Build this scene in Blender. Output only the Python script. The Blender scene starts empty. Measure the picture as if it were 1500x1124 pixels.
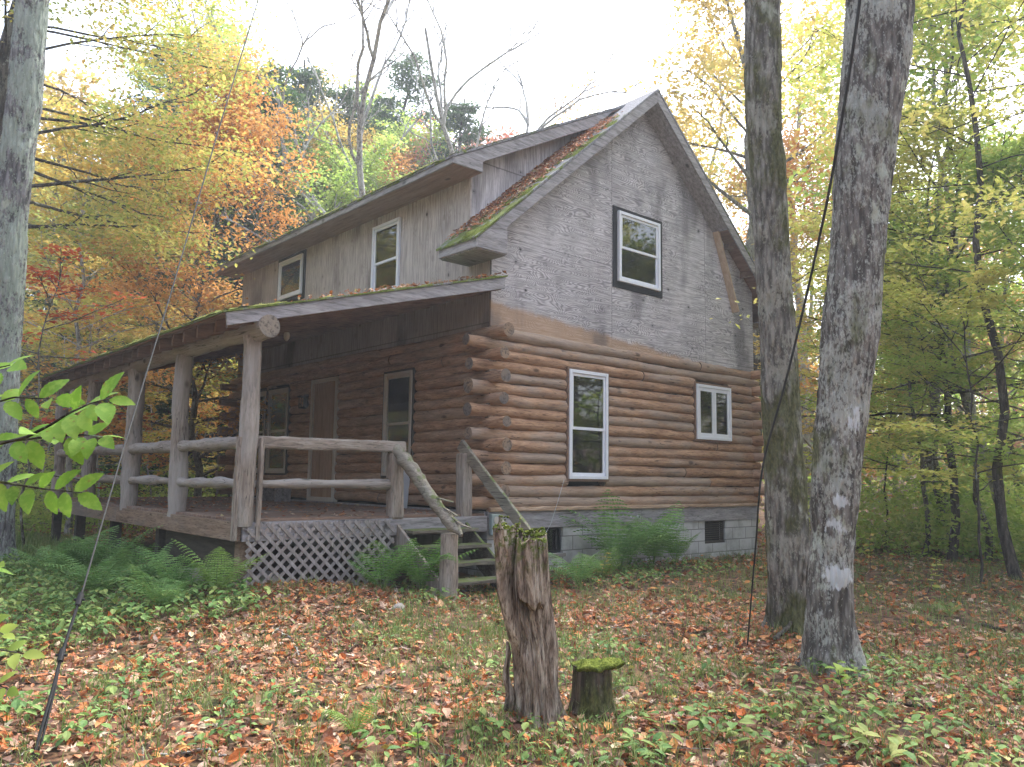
import bpy, math, random
import numpy as np
from mathutils import Matrix, Vector
R = math.radians
scene = bpy.context.scene
# ------------------------------------------------------------------ camera, sky, sun
F_PX = 1189.58
PITCH, ROLL, YAW = R(6.64118654), R(0.80365701), R(41.16829688)
EYE = np.array([-6.875, -8.320, 0.410])
_fw = np.array([math.sin(YAW)*math.cos(PITCH), math.cos(YAW)*math.cos(PITCH), math.sin(PITCH)])
_rt = np.array([math.cos(YAW), -math.sin(YAW), 0.0])
_up = np.cross(_rt, _fw)
RT = _rt*math.cos(ROLL) + _up*math.sin(ROLL)
UP = np.cross(RT, _fw)
cam_data = bpy.data.cameras.new('camera')
cam = bpy.data.objects.new('camera', cam_data)
scene.collection.objects.link(cam)
cam.matrix_world = Matrix(((RT[0], UP[0], -_fw[0], EYE[0]), (RT[1], UP[1], -_fw[1], EYE[1]),
                           (RT[2], UP[2], -_fw[2], EYE[2]), (0, 0, 0, 1)))
cam_data.sensor_width = 36
cam_data.lens = F_PX/1500*36
cam_data.clip_start = 0.05
cam_data.clip_end = 600
scene.camera = cam

SUN_EL, SUN_AZ = R(56), R(74)      # azimuth clockwise from +Y
world = bpy.data.worlds.new('World'); scene.world = world
world.use_nodes = True
wn = world.node_tree; wn.nodes.clear()
sky = wn.nodes.new('ShaderNodeTexSky'); sky.sky_type = 'NISHITA'; sky.sun_disc = False
sky.sun_elevation = SUN_EL; sky.sun_rotation = SUN_AZ
sky.air_density = 1.0; sky.dust_density = 4.0; sky.ozone_density = 1.0
hs = wn.nodes.new('ShaderNodeHueSaturation'); hs.inputs['Saturation'].default_value = 0.68; hs.inputs['Value'].default_value = 1.35
wn.links.new(sky.outputs[0], hs.inputs['Color'])
bgn = wn.nodes.new('ShaderNodeBackground'); bgn.inputs[1].default_value = 0.15
wn.links.new(hs.outputs[0], bgn.inputs[0])
wo = wn.nodes.new('ShaderNodeOutputWorld'); wn.links.new(bgn.outputs[0], wo.inputs[0])
sun_d = bpy.data.lights.new('sun', 'SUN'); sun_d.energy = 2.0; sun_d.angle = R(14); sun_d.color = (1, .98, .965)
sun = bpy.data.objects.new('sun', sun_d); scene.collection.objects.link(sun)
_sd = Vector((math.sin(SUN_AZ)*math.cos(SUN_EL), math.cos(SUN_AZ)*math.cos(SUN_EL), math.sin(SUN_EL)))
sun.rotation_euler = (-_sd).to_track_quat('-Z', 'Y').to_euler()
scene.view_settings.view_transform = 'Standard'
scene.view_settings.look = 'None'
scene.view_settings.exposure = 1.86
scene.view_settings.gamma = 1
scene.cycles.max_bounces = 6
scene.cycles.diffuse_bounces = 3
scene.cycles.transmission_bounces = 4
scene.cycles.transparent_max_bounces = 6
scene.cycles.volume_bounces = 0
scene.cycles.use_denoising = True
scene.cycles.caustics_reflective = False
scene.cycles.caustics_refractive = False

# ------------------------------------------------------------------ helpers
COL = scene.collection

def spot(px, py, depth):
    """world point seen in direction of a photo pixel, at a depth in metres"""
    return EYE + depth*(RT*((px-750)/F_PX) - UP*((py-562)/F_PX) + _fw)

def bearing(px, dist):
    d = (RT*((px-750)/F_PX) - UP*((700-562)/F_PX) + _fw)[:2]
    d = d/np.hypot(*d)
    return EYE[:2] + d*dist

def vnoise(P, seed=0.0):
    P = np.asarray(P, float)
    i = np.floor(P); f = P-i; f = f*f*(3-2*f)
    def h(o):
        q = i+o
        s = np.sin(q[:, 0]*127.1+q[:, 1]*311.7+q[:, 2]*74.7+seed*19.19)*43758.5453
        return s-np.floor(s)
    r = 0
    for a in (0, 1):
        wa = f[:, 0] if a else 1-f[:, 0]
        for b in (0, 1):
            wb = f[:, 1] if b else 1-f[:, 1]
            for c in (0, 1):
                wc = f[:, 2] if c else 1-f[:, 2]
                r = r + wa*wb*wc*h(np.array([a, b, c]))
    return r*2-1

def fbm(P, octv=3, seed=0.0):
    r = 0; a = 1.0; P = np.asarray(P, float); t = 0
    for o in range(octv):
        r = r + a*vnoise(P, seed+o*3.3); t += a; a *= .5; P = P*2.03+7.1
    return r/t

class MB:
    def __init__(self): self.v = []; self.n = 0; self.f = []
    def add(self, V, F, mi=0):
        V = np.asarray(V, float).reshape(-1, 3); F = np.asarray(F, int)
        if len(F) == 0: return self
        if F.ndim == 1: F = F[None]
        self.v.append(V); self.f.append((F+self.n, mi)); self.n += len(V)
        return self
    def box(self, a, b, mi=0):
        x0, y0, z0 = np.minimum(a, b); x1, y1, z1 = np.maximum(a, b)
        V = [(x0, y0, z0), (x1, y0, z0), (x1, y1, z0), (x0, y1, z0), (x0, y0, z1), (x1, y0, z1), (x1, y1, z1), (x0, y1, z1)]
        return self.add(V, BOXF, mi)
    def beam(self, p0, p1, w, h, up=(0, 0, 1), mi=0, seg=1, wob=0.0, seed=0):
        p0 = np.array(p0, float); p1 = np.array(p1, float); d = p1-p0; d /= np.linalg.norm(d)
        s = np.cross(d, up); s /= np.linalg.norm(s); u = np.cross(s, d)
        V = []; rg = np.random.default_rng(seed)
        for i in range(seg+1):
            c = p0+(p1-p0)*i/seg
            for a, b in ((-1, -1), (1, -1), (1, 1), (-1, 1)):
                V.append(c+s*a*w/2+u*b*h/2 + rg.normal(size=3)*wob)
        F = []
        for i in range(seg):
            o = i*4
            for k in range(4): F.append((o+k, o+(k+1) % 4, o+4+(k+1) % 4, o+4+k))
        F.append((3, 2, 1, 0)); o = seg*4; F.append((o, o+1, o+2, o+3))
        return self.add(V, F, mi)
    def tube(self, pts, rad, sides=8, mi=0, disp=None, cap=True, capmi=None, twist=0):
        pts = np.asarray(pts, float); n = len(pts); rad = np.broadcast_to(np.asarray(rad, float), (n,))
        T = np.gradient(pts, axis=0); T /= np.linalg.norm(T, axis=1)[:, None]+1e-9
        ref = np.array([0, 0, 1.]) if abs(T[:, 2]).mean() < .8 else np.array([1., 0, 0])
        A = np.cross(T, ref); A /= np.linalg.norm(A, axis=1)[:, None]+1e-9; B = np.cross(T, A)
        th = np.linspace(0, 2*np.pi, sides, endpoint=False)+twist
        c = np.cos(th)[None, :, None]; s = np.sin(th)[None, :, None]
        N = A[:, None]*c+B[:, None]*s
        V = pts[:, None]+N*rad[:, None, None]
        if disp is not None:
            dd = disp(V.reshape(-1, 3)).reshape(n, sides, 1); V = V+N*dd
        V = V.reshape(-1, 3)
        i = np.arange(n-1)[:, None]*sides; k = np.arange(sides)[None]; k2 = (k+1) % sides
        F = np.stack([i+k, i+k2, i+sides+k2, i+sides+k], -1).reshape(-1, 4)
        base = self.n
        self.add(V, F, mi)
        if cap:
            cm = mi if capmi is None else capmi
            ar = np.arange(sides); ar2 = (ar+1) % sides
            self.add(np.vstack([V[:sides], pts[:1]]), np.stack([np.full(sides, sides), ar, ar2], -1), cm)
            self.add(np.vstack([V[-sides:], pts[-1:]]), np.stack([np.full(sides, sides), ar2, ar], -1), cm)
        return self
    def build(self, name, mats, parent=None, loc=None, smooth=False, bevel=0.0):
        if not isinstance(mats, (list, tuple)): mats = [mats]
        V = np.concatenate(self.v)
        if loc is None:
            r_ = parent
            while r_ is not None and r_.parent is not None: r_ = r_.parent
            loc = WL(parent) if parent is not None and r_.name != 'log_cabin' else np.zeros(3)
        V = V-np.asarray(loc, float)
        me = bpy.data.meshes.new(name)
        me.vertices.add(len(V)); me.vertices.foreach_set('co', V.astype(np.float32).ravel())
        lens = np.concatenate([np.full(len(F), F.shape[1]) for F, m in self.f])
        loops = np.concatenate([F.ravel() for F, m in self.f])
        mi = np.concatenate([np.full(len(F), m) for F, m in self.f])
        me.loops.add(len(loops)); me.loops.foreach_set('vertex_index', loops.astype(np.int32))
        me.polygons.add(len(lens))
        st = np.concatenate([[0], np.cumsum(lens)[:-1]])
        me.polygons.foreach_set('loop_start', st.astype(np.int32))
        me.polygons.foreach_set('material_index', mi.astype(np.int32))
        me.polygons.foreach_set('use_smooth', np.full(len(lens), bool(smooth)))
        for m in mats: me.materials.append(m)
        me.update(calc_edges=True); me.validate()
        o = bpy.data.objects.new(name, me); COL.objects.link(o)
        if parent is not None:
            o.parent = parent; o.location = np.asarray(loc)-WL(parent)
        else: o.location = loc
        if bevel:
            b = o.modifiers.new('bevel', 'BEVEL'); b.width = bevel; b.segments = 2; b.limit_method = 'ANGLE'
        return o

BOXF = [(3, 2, 1, 0), (4, 5, 6, 7), (0, 1, 5, 4), (1, 2, 6, 5), (2, 3, 7, 6), (3, 0, 4, 7)]

def WL(o):
    p = np.zeros(3)
    while o is not None: p = p+np.array(o.location); o = o.parent
    return p

def tag(o, label=None, cat=None, group=None, kind=None):
    if label: o['label'] = label
    if cat: o['category'] = cat
    if group: o['group'] = group
    if kind: o['kind'] = kind
    return o

def empty(name, loc, label, cat, group=None):
    o = bpy.data.objects.new(name, None); COL.objects.link(o); o.location = loc
    o.empty_display_size = .2
    return tag(o, label, cat, group)

def copy_thing(root, loc, rz, sc, label, cat=None, group=None, mats=None):
    r = root.copy(); COL.objects.link(r); r.location = loc; r.rotation_euler = (0, 0, rz); r.scale = (sc if hasattr(sc, '__len__') else (sc, sc, sc))
    r['label'] = label
    if cat: r['category'] = cat
    if group: r['group'] = group
    for ch in list(root.children):
        c = ch.copy(); COL.objects.link(c); c.parent = r
        if mats and ch.name.split('.')[0] in mats:
            c.material_slots[0].link = 'OBJECT'; c.material_slots[0].material = mats[ch.name.split('.')[0]]
    return r

def ground_z(x, y):
    x = np.asarray(x, float); y = np.asarray(y, float)
    z = -0.885 - 0.034*np.clip(-y, 0, 9) + 0.13*np.exp(-((x+2.9)**2+(y+.4)**2)/1.6)
    D = np.hypot(x-EYE[0], y-EYE[1])
    ang = np.degrees(np.arctan2(x-EYE[0], y-EYE[1]))
    side = np.clip((75-ang)/60, 0, 1)*np.clip((ang+60)/60, 0, 1)
    rise = np.clip(D-23, 0, 70)
    z = z + rise*rise/(rise+8)*(0.10+0.16*side)
    z = z + 0.03*np.sin(x*1.3+.5*y)*np.cos(y*1.1-.4*x) + 0.018*np.sin(x*3.1+1)*np.sin(y*2.7)
    return z

# ------------------------------------------------------------------ material helper
class Mat:
    def __init__(self, name):
        self.m = bpy.data.materials.new(name); self.m.use_nodes = True
        self.nt = self.m.node_tree; self.nt.nodes.clear()
        self.tc = self.nt.nodes.new('ShaderNodeTexCoord')
        self.geo = None
    def n(self, t): return self.nt.nodes.new(t)
    def put(self, sock, v):
        if isinstance(v, bpy.types.NodeSocket): self.nt.links.new(v, sock)
        elif v is not None:
            if hasattr(v, '__len__') and len(v) == 3 and sock.type == 'RGBA': v = (*v, 1)
            sock.default_value = v
    @property
    def obj(self): return self.tc.outputs['Object']
    def rnd(self):
        if not self.geo: self.geo = self.n('ShaderNodeNewGeometry')
        return self.geo.outputs['Random Per Island']
    def back(self):
        if not self.geo: self.geo = self.n('ShaderNodeNewGeometry')
        return self.geo.outputs['Backfacing']
    def normal(self):
        if not self.geo: self.geo = self.n('ShaderNodeNewGeometry')
        return self.geo.outputs['Normal']
    def map(self, vec, scale=(1, 1, 1), loc=(0, 0, 0), rot=(0, 0, 0)):
        k = self.n('ShaderNodeMapping'); self.put(k.inputs['Vector'], vec); k.inputs['Scale'].default_value = scale
        k.inputs['Location'].default_value = loc; k.inputs['Rotation'].default_value = rot
        return k.outputs[0]
    def noise(self, vec, scale=1, detail=3, rough=.55, dist=0, w=None):
        k = self.n('ShaderNodeTexNoise')
        if w is not None: k.noise_dimensions = '4D'; self.put(k.inputs['W'], w)
        self.put(k.inputs['Vector'], vec); k.inputs['Scale'].default_value = scale; k.inputs['Detail'].default_value = detail
        k.inputs['Roughness'].default_value = rough; k.inputs['Distortion'].default_value = dist
        return k.outputs['Fac']
    def voro(self, vec, scale=1, feature='F1', out='Distance', rnd=1.0):
        k = self.n('ShaderNodeTexVoronoi'); k.feature = feature
        self.put(k.inputs['Vector'], vec); k.inputs['Scale'].default_value = scale; k.inputs['Randomness'].default_value = rnd
        return k.outputs[out]
    def ramp(self, fac, pts):
        k = self.n('ShaderNodeValToRGB'); self.put(k.inputs[0], fac); e = k.color_ramp.elements
        while len(e) < len(pts): e.new(.5)
        for q, (p, c) in zip(e, pts):
            q.position = p; q.color = (c, c, c, 1) if not hasattr(c, '__len__') else (*c, 1)
        return k.outputs[0]
    def mix(self, fac, a, b, mode='MIX'):
        k = self.n('ShaderNodeMix'); k.data_type = 'RGBA'; k.blend_type = mode
        self.put(k.inputs[0], fac); self.put(k.inputs[6], a); self.put(k.inputs[7], b)
        return k.outputs[2]
    def math(self, op, a, b=None, c=None, clamp=False):
        k = self.n('ShaderNodeMath'); k.operation = op; k.use_clamp = clamp
        self.put(k.inputs[0], a); self.put(k.inputs[1], b)
        if c is not None: self.put(k.inputs[2], c)
        return k.outputs[0]
    def sep(self, vec):
        k = self.n('ShaderNodeSeparateXYZ'); self.put(k.inputs[0], vec); return k.outputs
    def comb(self, x, y, z):
        k = self.n('ShaderNodeCombineXYZ')
        for s, v in zip(k.inputs, (x, y, z)): self.put(s, v)
        return k.outputs[0]
    def smooth(self, v, a, b):
        k = self.n('ShaderNodeMapRange'); k.interpolation_type = 'SMOOTHSTEP'; self.put(k.inputs[0], v)
        k.inputs[1].default_value = a; k.inputs[2].default_value = b; return k.outputs[0]
    def bump(self, h, strength=.5, dist=.02):
        k = self.n('ShaderNodeBump'); self.put(k.inputs['Height'], h); k.inputs['Strength'].default_value = strength
        k.inputs['Distance'].default_value = dist; return k.outputs[0]
    def out(self, col, rough=.85, normal=None, spec=.3, trans=None):
        p = self.n('ShaderNodeBsdfPrincipled'); self.put(p.inputs['Base Color'], col); self.put(p.inputs['Roughness'], rough)
        p.inputs['Specular IOR Level'].default_value = spec
        if normal is not None: self.put(p.inputs['Normal'], normal)
        sh = p.outputs[0]
        if trans:
            t = self.n('ShaderNodeBsdfTranslucent'); self.put(t.inputs[0], col)
            x = self.n('ShaderNodeMixShader'); x.inputs[0].default_value = trans
            self.nt.links.new(sh, x.inputs[1]); self.nt.links.new(t.outputs[0], x.inputs[2]); sh = x.outputs[0]
        o = self.n('ShaderNodeOutputMaterial'); self.nt.links.new(sh, o.inputs[0])
        return self.m

def wood(name, axis, cols, end=None, crack=.5, grey=None, greyamt=.5, moss=0):
    """round or sawn timber with grain along an axis; cols = dark, mid, light"""
    m = Mat(name)
    st = {'x': (.12, 1, 1), 'y': (1, .12, 1), 'z': (1, 1, .12)}[axis]
    w = m.math('MULTIPLY', m.rnd(), 50.0)
    v = m.map(m.obj, st)
    g1 = m.noise(v, 22, 4, .6, .3, w)
    g2 = m.noise(v, 90, 2, .5, 0, w)
    big = m.noise(m.map(m.obj, tuple(.35+.65*s for s in st)), 2.2, 3, .6, 0, w)
    c = m.ramp(g1, [(.25, cols[0]), (.5, cols[1]), (.72, cols[2])])
    c = m.mix(m.math('MULTIPLY', m.math('SUBTRACT', m.rnd(), .5), .5, clamp=True), c, cols[2])
    dark = m.math('MULTIPLY', m.ramp(g2, [(.36, 1), (.46, 0)]), crack)
    c = m.mix(dark, c, tuple(x*.35 for x in cols[0]))
    if grey:
        gf = m.math('ADD', big, m.math('MULTIPLY', m.math('SUBTRACT', m.rnd(), .5), .3))
        gf = m.math('MULTIPLY', m.smooth(gf, .42, .66), greyamt)
        c = m.mix(gf, c, m.mix(g1, tuple(x*.5 for x in grey), grey))
    ck = m.noise(m.map(m.obj, tuple((.35 if s < 1 else 1) * s for s in st)), 26, 1, .4, 0, m.math('ADD', w, 5.0))
    ckm = m.math('MULTIPLY', m.ramp(m.math('ABSOLUTE', m.math('SUBTRACT', ck, .5)), [(.006, 1), (.016, 0)]), m.smooth(m.noise(m.obj, 2.4, 2, .5, 0, w), .48, .6))
    c = m.mix(m.math('MULTIPLY', ckm, min(1, crack*1.6)), c, tuple(x*.18 for x in cols[0]))
    kn = m.voro(m.map(m.obj, tuple(.45+.55*s for s in st)), 3.1)
    c = m.mix(m.math('MULTIPLY', m.ramp(kn, [(.06, 1), (.13, 0)]), .8), c, tuple(x*.3 for x in cols[0]))
    if moss:
        up = m.sep(m.normal())[2]
        mf = m.math('MULTIPLY', m.smooth(up, .1, .8), m.smooth(m.noise(m.obj, 6, 4, .7), .62-moss*.25, .72-moss*.25))
        c = m.mix(mf, c, (.10, .13, .035))
    return m.out(c, .8, m.bump(m.math('ADD', g1, m.math('MULTIPLY', g2, .5)), .5, .012))

LOGC = ((.16, .083, .050), (.37, .215, .128), (.53, .345, .225))
GREYW = (.40, .345, .30)
M = {}
M['log_x'] = wood('weathered_log_wood', 'x', LOGC, grey=GREYW, greyamt=.62)
M['log_y'] = wood('porch_log_wood', 'y', tuple(tuple(c*1.08 for c in k) for k in LOGC), grey=(.4, .33, .27), greyamt=.4)
POSTC = ((.13, .10, .082), (.27, .225, .19), (.41, .365, .325))
for a in 'xyz': M['post_'+a] = wood('peeled_pole_wood_'+a, a, POSTC, grey=(.42, .39, .37), greyamt=.8)
M['rail_moss'] = wood('mossy_rail_wood', 'y', ((.10, .08, .06), (.22, .19, .15), (.36, .33, .28)), grey=(.3, .3, .26), greyamt=.6, moss=.45)
FASC = ((.13, .12, .122), (.29, .275, .285), (.42, .40, .415))
for a in 'xyz': M['fascia_'+a] = wood('grey_weathered_board_'+a, a, FASC, crack=.35)
M['brown_board_y'] = wood('brown_rim_board', 'y', ((.12, .08, .055), (.24, .165, .115), (.33, .24, .17)), grey=(.3, .28, .27), greyamt=.6)
M['soffit'] = wood('reddish_soffit_board', 'y', ((.15, .085, .065), (.27, .165, .13), (.36, .24, .19)), crack=.2)
M['rafter'] = wood('brown_rafter_wood', 'x', ((.09, .055, .035), (.18, .11, .075), (.25, .16, .11)), crack=.2)
M['stud'] = wood('tan_stud_wood', 'z', ((.34, .24, .16), (.46, .34, .24), (.55, .43, .32)), crack=.1)
M['deck'] = wood('deck_board_wood', 'x', ((.12, .075, .05), (.22, .14, .10), (.32, .23, .18)), grey=(.28, .25, .23), greyamt=.5)
M['tread'] = wood('mossy_tread_wood', 'x', ((.07, .06, .045), (.14, .125, .10), (.24, .22, .18)), moss=.8)
M['lattice'] = wood('grey_lattice_wood', 'z', ((.16, .14, .13), (.27, .24, .23), (.38, .35, .34)), crack=.2)
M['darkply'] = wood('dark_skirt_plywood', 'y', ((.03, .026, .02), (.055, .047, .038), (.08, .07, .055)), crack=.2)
M['door'] = wood('varnished_door_wood', 'z', ((.23, .145, .09), (.36, .24, .16), (.44, .31, .215)), crack=.15)

def endgrain(name, c0, c1):
    m = Mat(name)
    n = m.noise(m.obj, 30, 4, .6); n2 = m.noise(m.obj, 4, 2, .5, 0, m.math('MULTIPLY', m.rnd(), 30))
    c = m.mix(m.smooth(n2, .35, .65), c0, c1)
    c = m.mix(m.ramp(n, [(.38, .8), (.5, 0)]), c, tuple(x*.35 for x in c0))
    return m.out(c, .9, m.bump(n, .5, .01))
M['end'] = endgrain('log_end_grain', (.15, .13, .12), (.30, .20, .13))
M['end_grey'] = endgrain('grey_end_grain', (.20, .175, .15), (.27, .22, .17))

def plywood(name, axis, vertical, cols, stain=False, contrast=1.0, seams=True):
    m = Mat(name); X, Y, Z = m.sep(m.obj)
    u = X if axis == 'x' else Y
    pu = m.math('FLOOR', m.math('DIVIDE', u, 1.22 if vertical else 2.44))
    pv = m.math('FLOOR', m.math('DIVIDE', m.math('SUBTRACT', Z, 2.50), 2.44 if vertical else 1.22))
    pid = m.math('ADD', m.math('MULTIPLY', pu, 3.7), m.math('MULTIPLY', pv, 9.1))
    if vertical: vec = m.comb(m.math('MULTIPLY', u, 3.2), m.math('MULTIPLY', Z, .62), pid)
    else: vec = m.comb(m.math('MULTIPLY', u, .75), m.math('MULTIPLY', Z, 2.9), pid)
    n1 = m.noise(vec, 1.5, 1.6, .5, .5)
    ring = m.math('PINGPONG', m.math('MULTIPLY', n1, 34 if not vertical else 24), .5)
    rf = m.math('MULTIPLY', ring, 2.0)
    soft = m.noise(m.obj, 1.7, 4, .6)
    if vertical: fv = m.comb(m.math('MULTIPLY', u, 60), m.math('MULTIPLY', Z, 2.5), pid)
    else: fv = m.comb(m.math('MULTIPLY', u, 2.5), m.math('MULTIPLY', Z, 60), pid)
    fine = m.noise(fv, 1.0, 4, .65)
    strength = m.math('MULTIPLY', m.smooth(m.noise(m.obj, .9, 2, .5, 0, 3.0), .3, .55), contrast)
    c = m.ramp(soft, [(.3, cols[1]), (.7, cols[2])])
    line = m.math('MULTIPLY', m.ramp(rf, [(.0, 1), (.30, .85), (.62, 0)]), strength)
    c = m.mix(m.math('MULTIPLY', line, .72), c, cols[0])
    c = m.mix(m.math('MULTIPLY', m.ramp(fine, [(.36, .75), (.56, 0)]), .75), c, cols[0])
    c = m.mix(m.math('MULTIPLY', m.ramp(fine, [(.52, 0), (.72, .6)]), .6), c, tuple(x*1.35 for x in cols[2]))
    # knots and nail stains
    ks = m.comb(m.math('MULTIPLY', u, 1.6 if vertical else 1.25), m.math('MULTIPLY', Z, 1.1 if vertical else 1.8), pid)
    kd = m.voro(ks, 1.7)
    c = m.mix(m.ramp(kd, [(.035, .95), (.075, 0)]), c, tuple(x*.25 for x in cols[0]))
    kr = m.ramp(kd, [(.06, 0), (.085, .4), (.13, 0)])
    c = m.mix(kr, c, cols[0])
    # fixing nails and bleached dots in loose rows
    nd = m.voro(m.comb(m.math('DIVIDE', u, .42), m.math('DIVIDE', Z, .31), 0.0), 1.0, rnd=.45)
    c = m.mix(m.ramp(nd, [(.035, .9), (.06, 0)]), c, tuple(x*.3 for x in cols[0]))
    c = m.mix(m.ramp(nd, [(.05, 0), (.075, .45), (.15, 0)]), c, cols[0])
    if seams:
        for d, off, wdt in ((m.math('DIVIDE', u, 1.22 if vertical else 2.44), 0, .0016 if vertical else .0012),
                            (m.math('DIVIDE', m.math('SUBTRACT', Z, 2.50), 2.44 if vertical else 1.22), 0, .0022)):
            e = m.math('ABSOLUTE', m.math('SUBTRACT', m.math('FRACT', m.math('ADD', d, .5)), .5))
            c = m.mix(m.ramp(e, [(wdt, .8), (wdt*2.0, 0)]), c, tuple(x*.3 for x in cols[0]))
    if stain:
        # rain-washed orange band low on the gable sheathing
        edge = m.math('ADD', m.math('MULTIPLY', m.math('SUBTRACT', 4.6, u), .075), m.math('MULTIPLY', m.noise(m.comb(m.math('MULTIPLY', u, 2), Z, 0), 2.2, 4, .6), .16))
        f = m.smooth(m.math('SUBTRACT', m.math('ADD', edge, 2.38), Z), -.03, .07)
        c = m.mix(m.math('MULTIPLY', f, .78), c, m.mix(fine, (.30, .17, .09), (.52, .34, .2)))
    st2 = m.noise(m.comb(m.math('MULTIPLY', u, 1.1), m.math('MULTIPLY', Z, .5), 4.0), 1.3, 3, .55)
    c = m.mix(m.math('MULTIPLY', m.smooth(st2, .50, .68), .6), c, tuple(x*.55 for x in cols[0]))
    st3 = m.noise(m.comb(m.math('MULTIPLY', u, 2.6), m.math('MULTIPLY', Z, .35), 8.0), 1.6, 4, .6)
    c = m.mix(m.math('MULTIPLY', m.smooth(st3, .52, .72), .2), c, tuple(x*.9 for x in cols[0]))
    return m.out(c, .85, m.bump(m.math('ADD', m.math('MULTIPLY', rf, strength), fine), .35, .006))
GP = ((.16, .147, .157), (.48, .45, .466), (.64, .61, .63))
M['ply_gable'] = plywood('gable_plywood', 'x', False, GP, stain=True)
M['ply_side'] = plywood('dormer_plywood', 'y', True, ((.15, .12, .11), (.44, .385, .36), (.55, .50, .475)), contrast=.35)
M['ply_cheek'] = plywood('cheek_plywood', 'x', True, GP, contrast=.2)
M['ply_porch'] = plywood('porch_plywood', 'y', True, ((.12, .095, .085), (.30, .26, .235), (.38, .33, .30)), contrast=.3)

def shingles():
    m = Mat('mossy_roof_shingles'); X, Y, Z = m.sep(m.obj)
    rows = m.math('FRACT', m.math('MULTIPLY', m.math('ABSOLUTE', X), 9.0))
    n = m.noise(m.obj, 40, 3, .6); b = m.noise(m.obj, 3.5, 5, .65)
    c = m.ramp(n, [(.3, (.14, .14, .15)), (.7, (.32, .32, .34))])
    c = m.mix(m.ramp(rows, [(.0, .8), (.12, 0)]), c, (.05, .05, .05))
    low = m.smooth(Z, 6.2, 4.9)
    mf = m.math('MULTIPLY', m.smooth(m.math('ADD', b, m.math('MULTIPLY', m.smooth(Z, 5.4, 3.6), .14)), .5, .62), low)
    c = m.mix(mf, c, m.ramp(n, [(.3, (.06, .09, .015)), (.7, (.19, .23, .05))]))
    return m.out(c, .9, m.bump(m.math('ADD', n, rows), .5, .02))
M['shingle'] = shingles()

def moss_mat(name='moss', a=(.035, .055, .01), b=(.13, .17, .02), c2=(.30, .33, .06)):
    m = Mat(name); n = m.noise(m.obj, 60, 4, .7); k = m.noise(m.obj, 9, 3, .6)
    c = m.ramp(m.math('ADD', m.math('MULTIPLY', n, .6), m.math('MULTIPLY', k, .4)), [(.36, a), (.5, b), (.66, c2)])
    return m.out(c, 1, m.bump(n, 1, .02), spec=.05)
M['moss'] = moss_mat('moss', (.035, .05, .012), (.11, .14, .025), (.26, .29, .07))
M['moss_dull'] = moss_mat('roof_moss', (.04, .045, .015), (.12, .14, .03), (.28, .29, .11))

def block_mat():
    m = Mat('concrete_block'); X, Y, Z = m.sep(m.obj)
    k = m.n('ShaderNodeTexBrick'); m.put(k.inputs['Vector'], m.comb(m.math('ADD', X, Y), Z, 0))
    k.inputs['Scale'].default_value = 1; k.inputs['Mortar Size'].default_value = .008
    k.inputs['Brick Width'].default_value = .4; k.inputs['Row Height'].default_value = .2; k.inputs['Mortar Smooth'].default_value = .2
    k.inputs['Color1'].default_value = (.42, .42, .42, 1); k.inputs['Color2'].default_value = (.55, .55, .55, 1)
    k.inputs['Mortar'].default_value = (.16, .155, .15, 1)
    n = m.noise(m.obj, 55, 4, .7); b = m.noise(m.obj, 2.2, 5, .65)
    c = m.mix(m.math('MULTIPLY', m.smooth(b, .42, .68), .55), k.outputs[0], (.13, .125, .11))
    c = m.mix(m.math('MULTIPLY', n, .35), c, (.42, .41, .39))
    gl = m.math('MULTIPLY', m.smooth(Z, -.62, -.95), m.smooth(m.noise(m.obj, 5, 4, .7), .38, .6))
    c = m.mix(m.math('MULTIPLY', gl, .7), c, (.12, .13, .07))
    return m.out(c, .95, m.bump(m.math('ADD', m.math('MULTIPLY', k.outputs['Fac'], -1.5), m.math('MULTIPLY', n, .5)), .6, .01))
M['block'] = block_mat()

def plain(name, col, rough=.6, var=.15, scale=12, spec=.3, metal=0):
    m = Mat(name); n = m.noise(m.obj, scale, 4, .6)
    c = m.mix(n, tuple(x*(1-var) for x in col), tuple(min(1, x*(1+var)) for x in col))
    return m.out(c, rough, m.bump(n, .1, .005), spec=spec)
M['vinyl'] = plain('white_window_vinyl', (.72, .74, .80), .45, .08)
M['vinyl_dull'] = plain('dull_white_trim', (.50, .47, .43), .5, .12)
M['flash'] = plain('black_building_paper', (.012, .013, .016), .7, .4)
M['steel'] = plain('galvanised_wire', (.055, .055, .052), .5, .3, 40)
M['black'] = plain('black_rubber', (.02, .02, .02), .6, .3)
M['dark'] = plain('shade_black', (.010, .011, .012), .9)  # near-black colour carries the shade of interiors and openings
M['pvc'] = plain('pale_pvc', (.52, .56, .60), .5, .1)
M['metergrey'] = plain('grey_green_enamel', (.30, .36, .36), .5, .1)
M['stone'] = plain('field_stone', (.24, .21, .18), .9, .4, 8)
M['curtain_brown'] = plain('brown_curtain', (.34, .28, .25), .9, .2, 5)
M['curtain_pale'] = plain('pale_curtain', (.5, .5, .47), .9, .25, 5)
M['blind'] = plain('grey_green_blind', (.15, .17, .155), .9, .2, 5)
M['concrete'] = plain('poured_concrete', (.24, .22, .20), .95, .25, 9)

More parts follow.
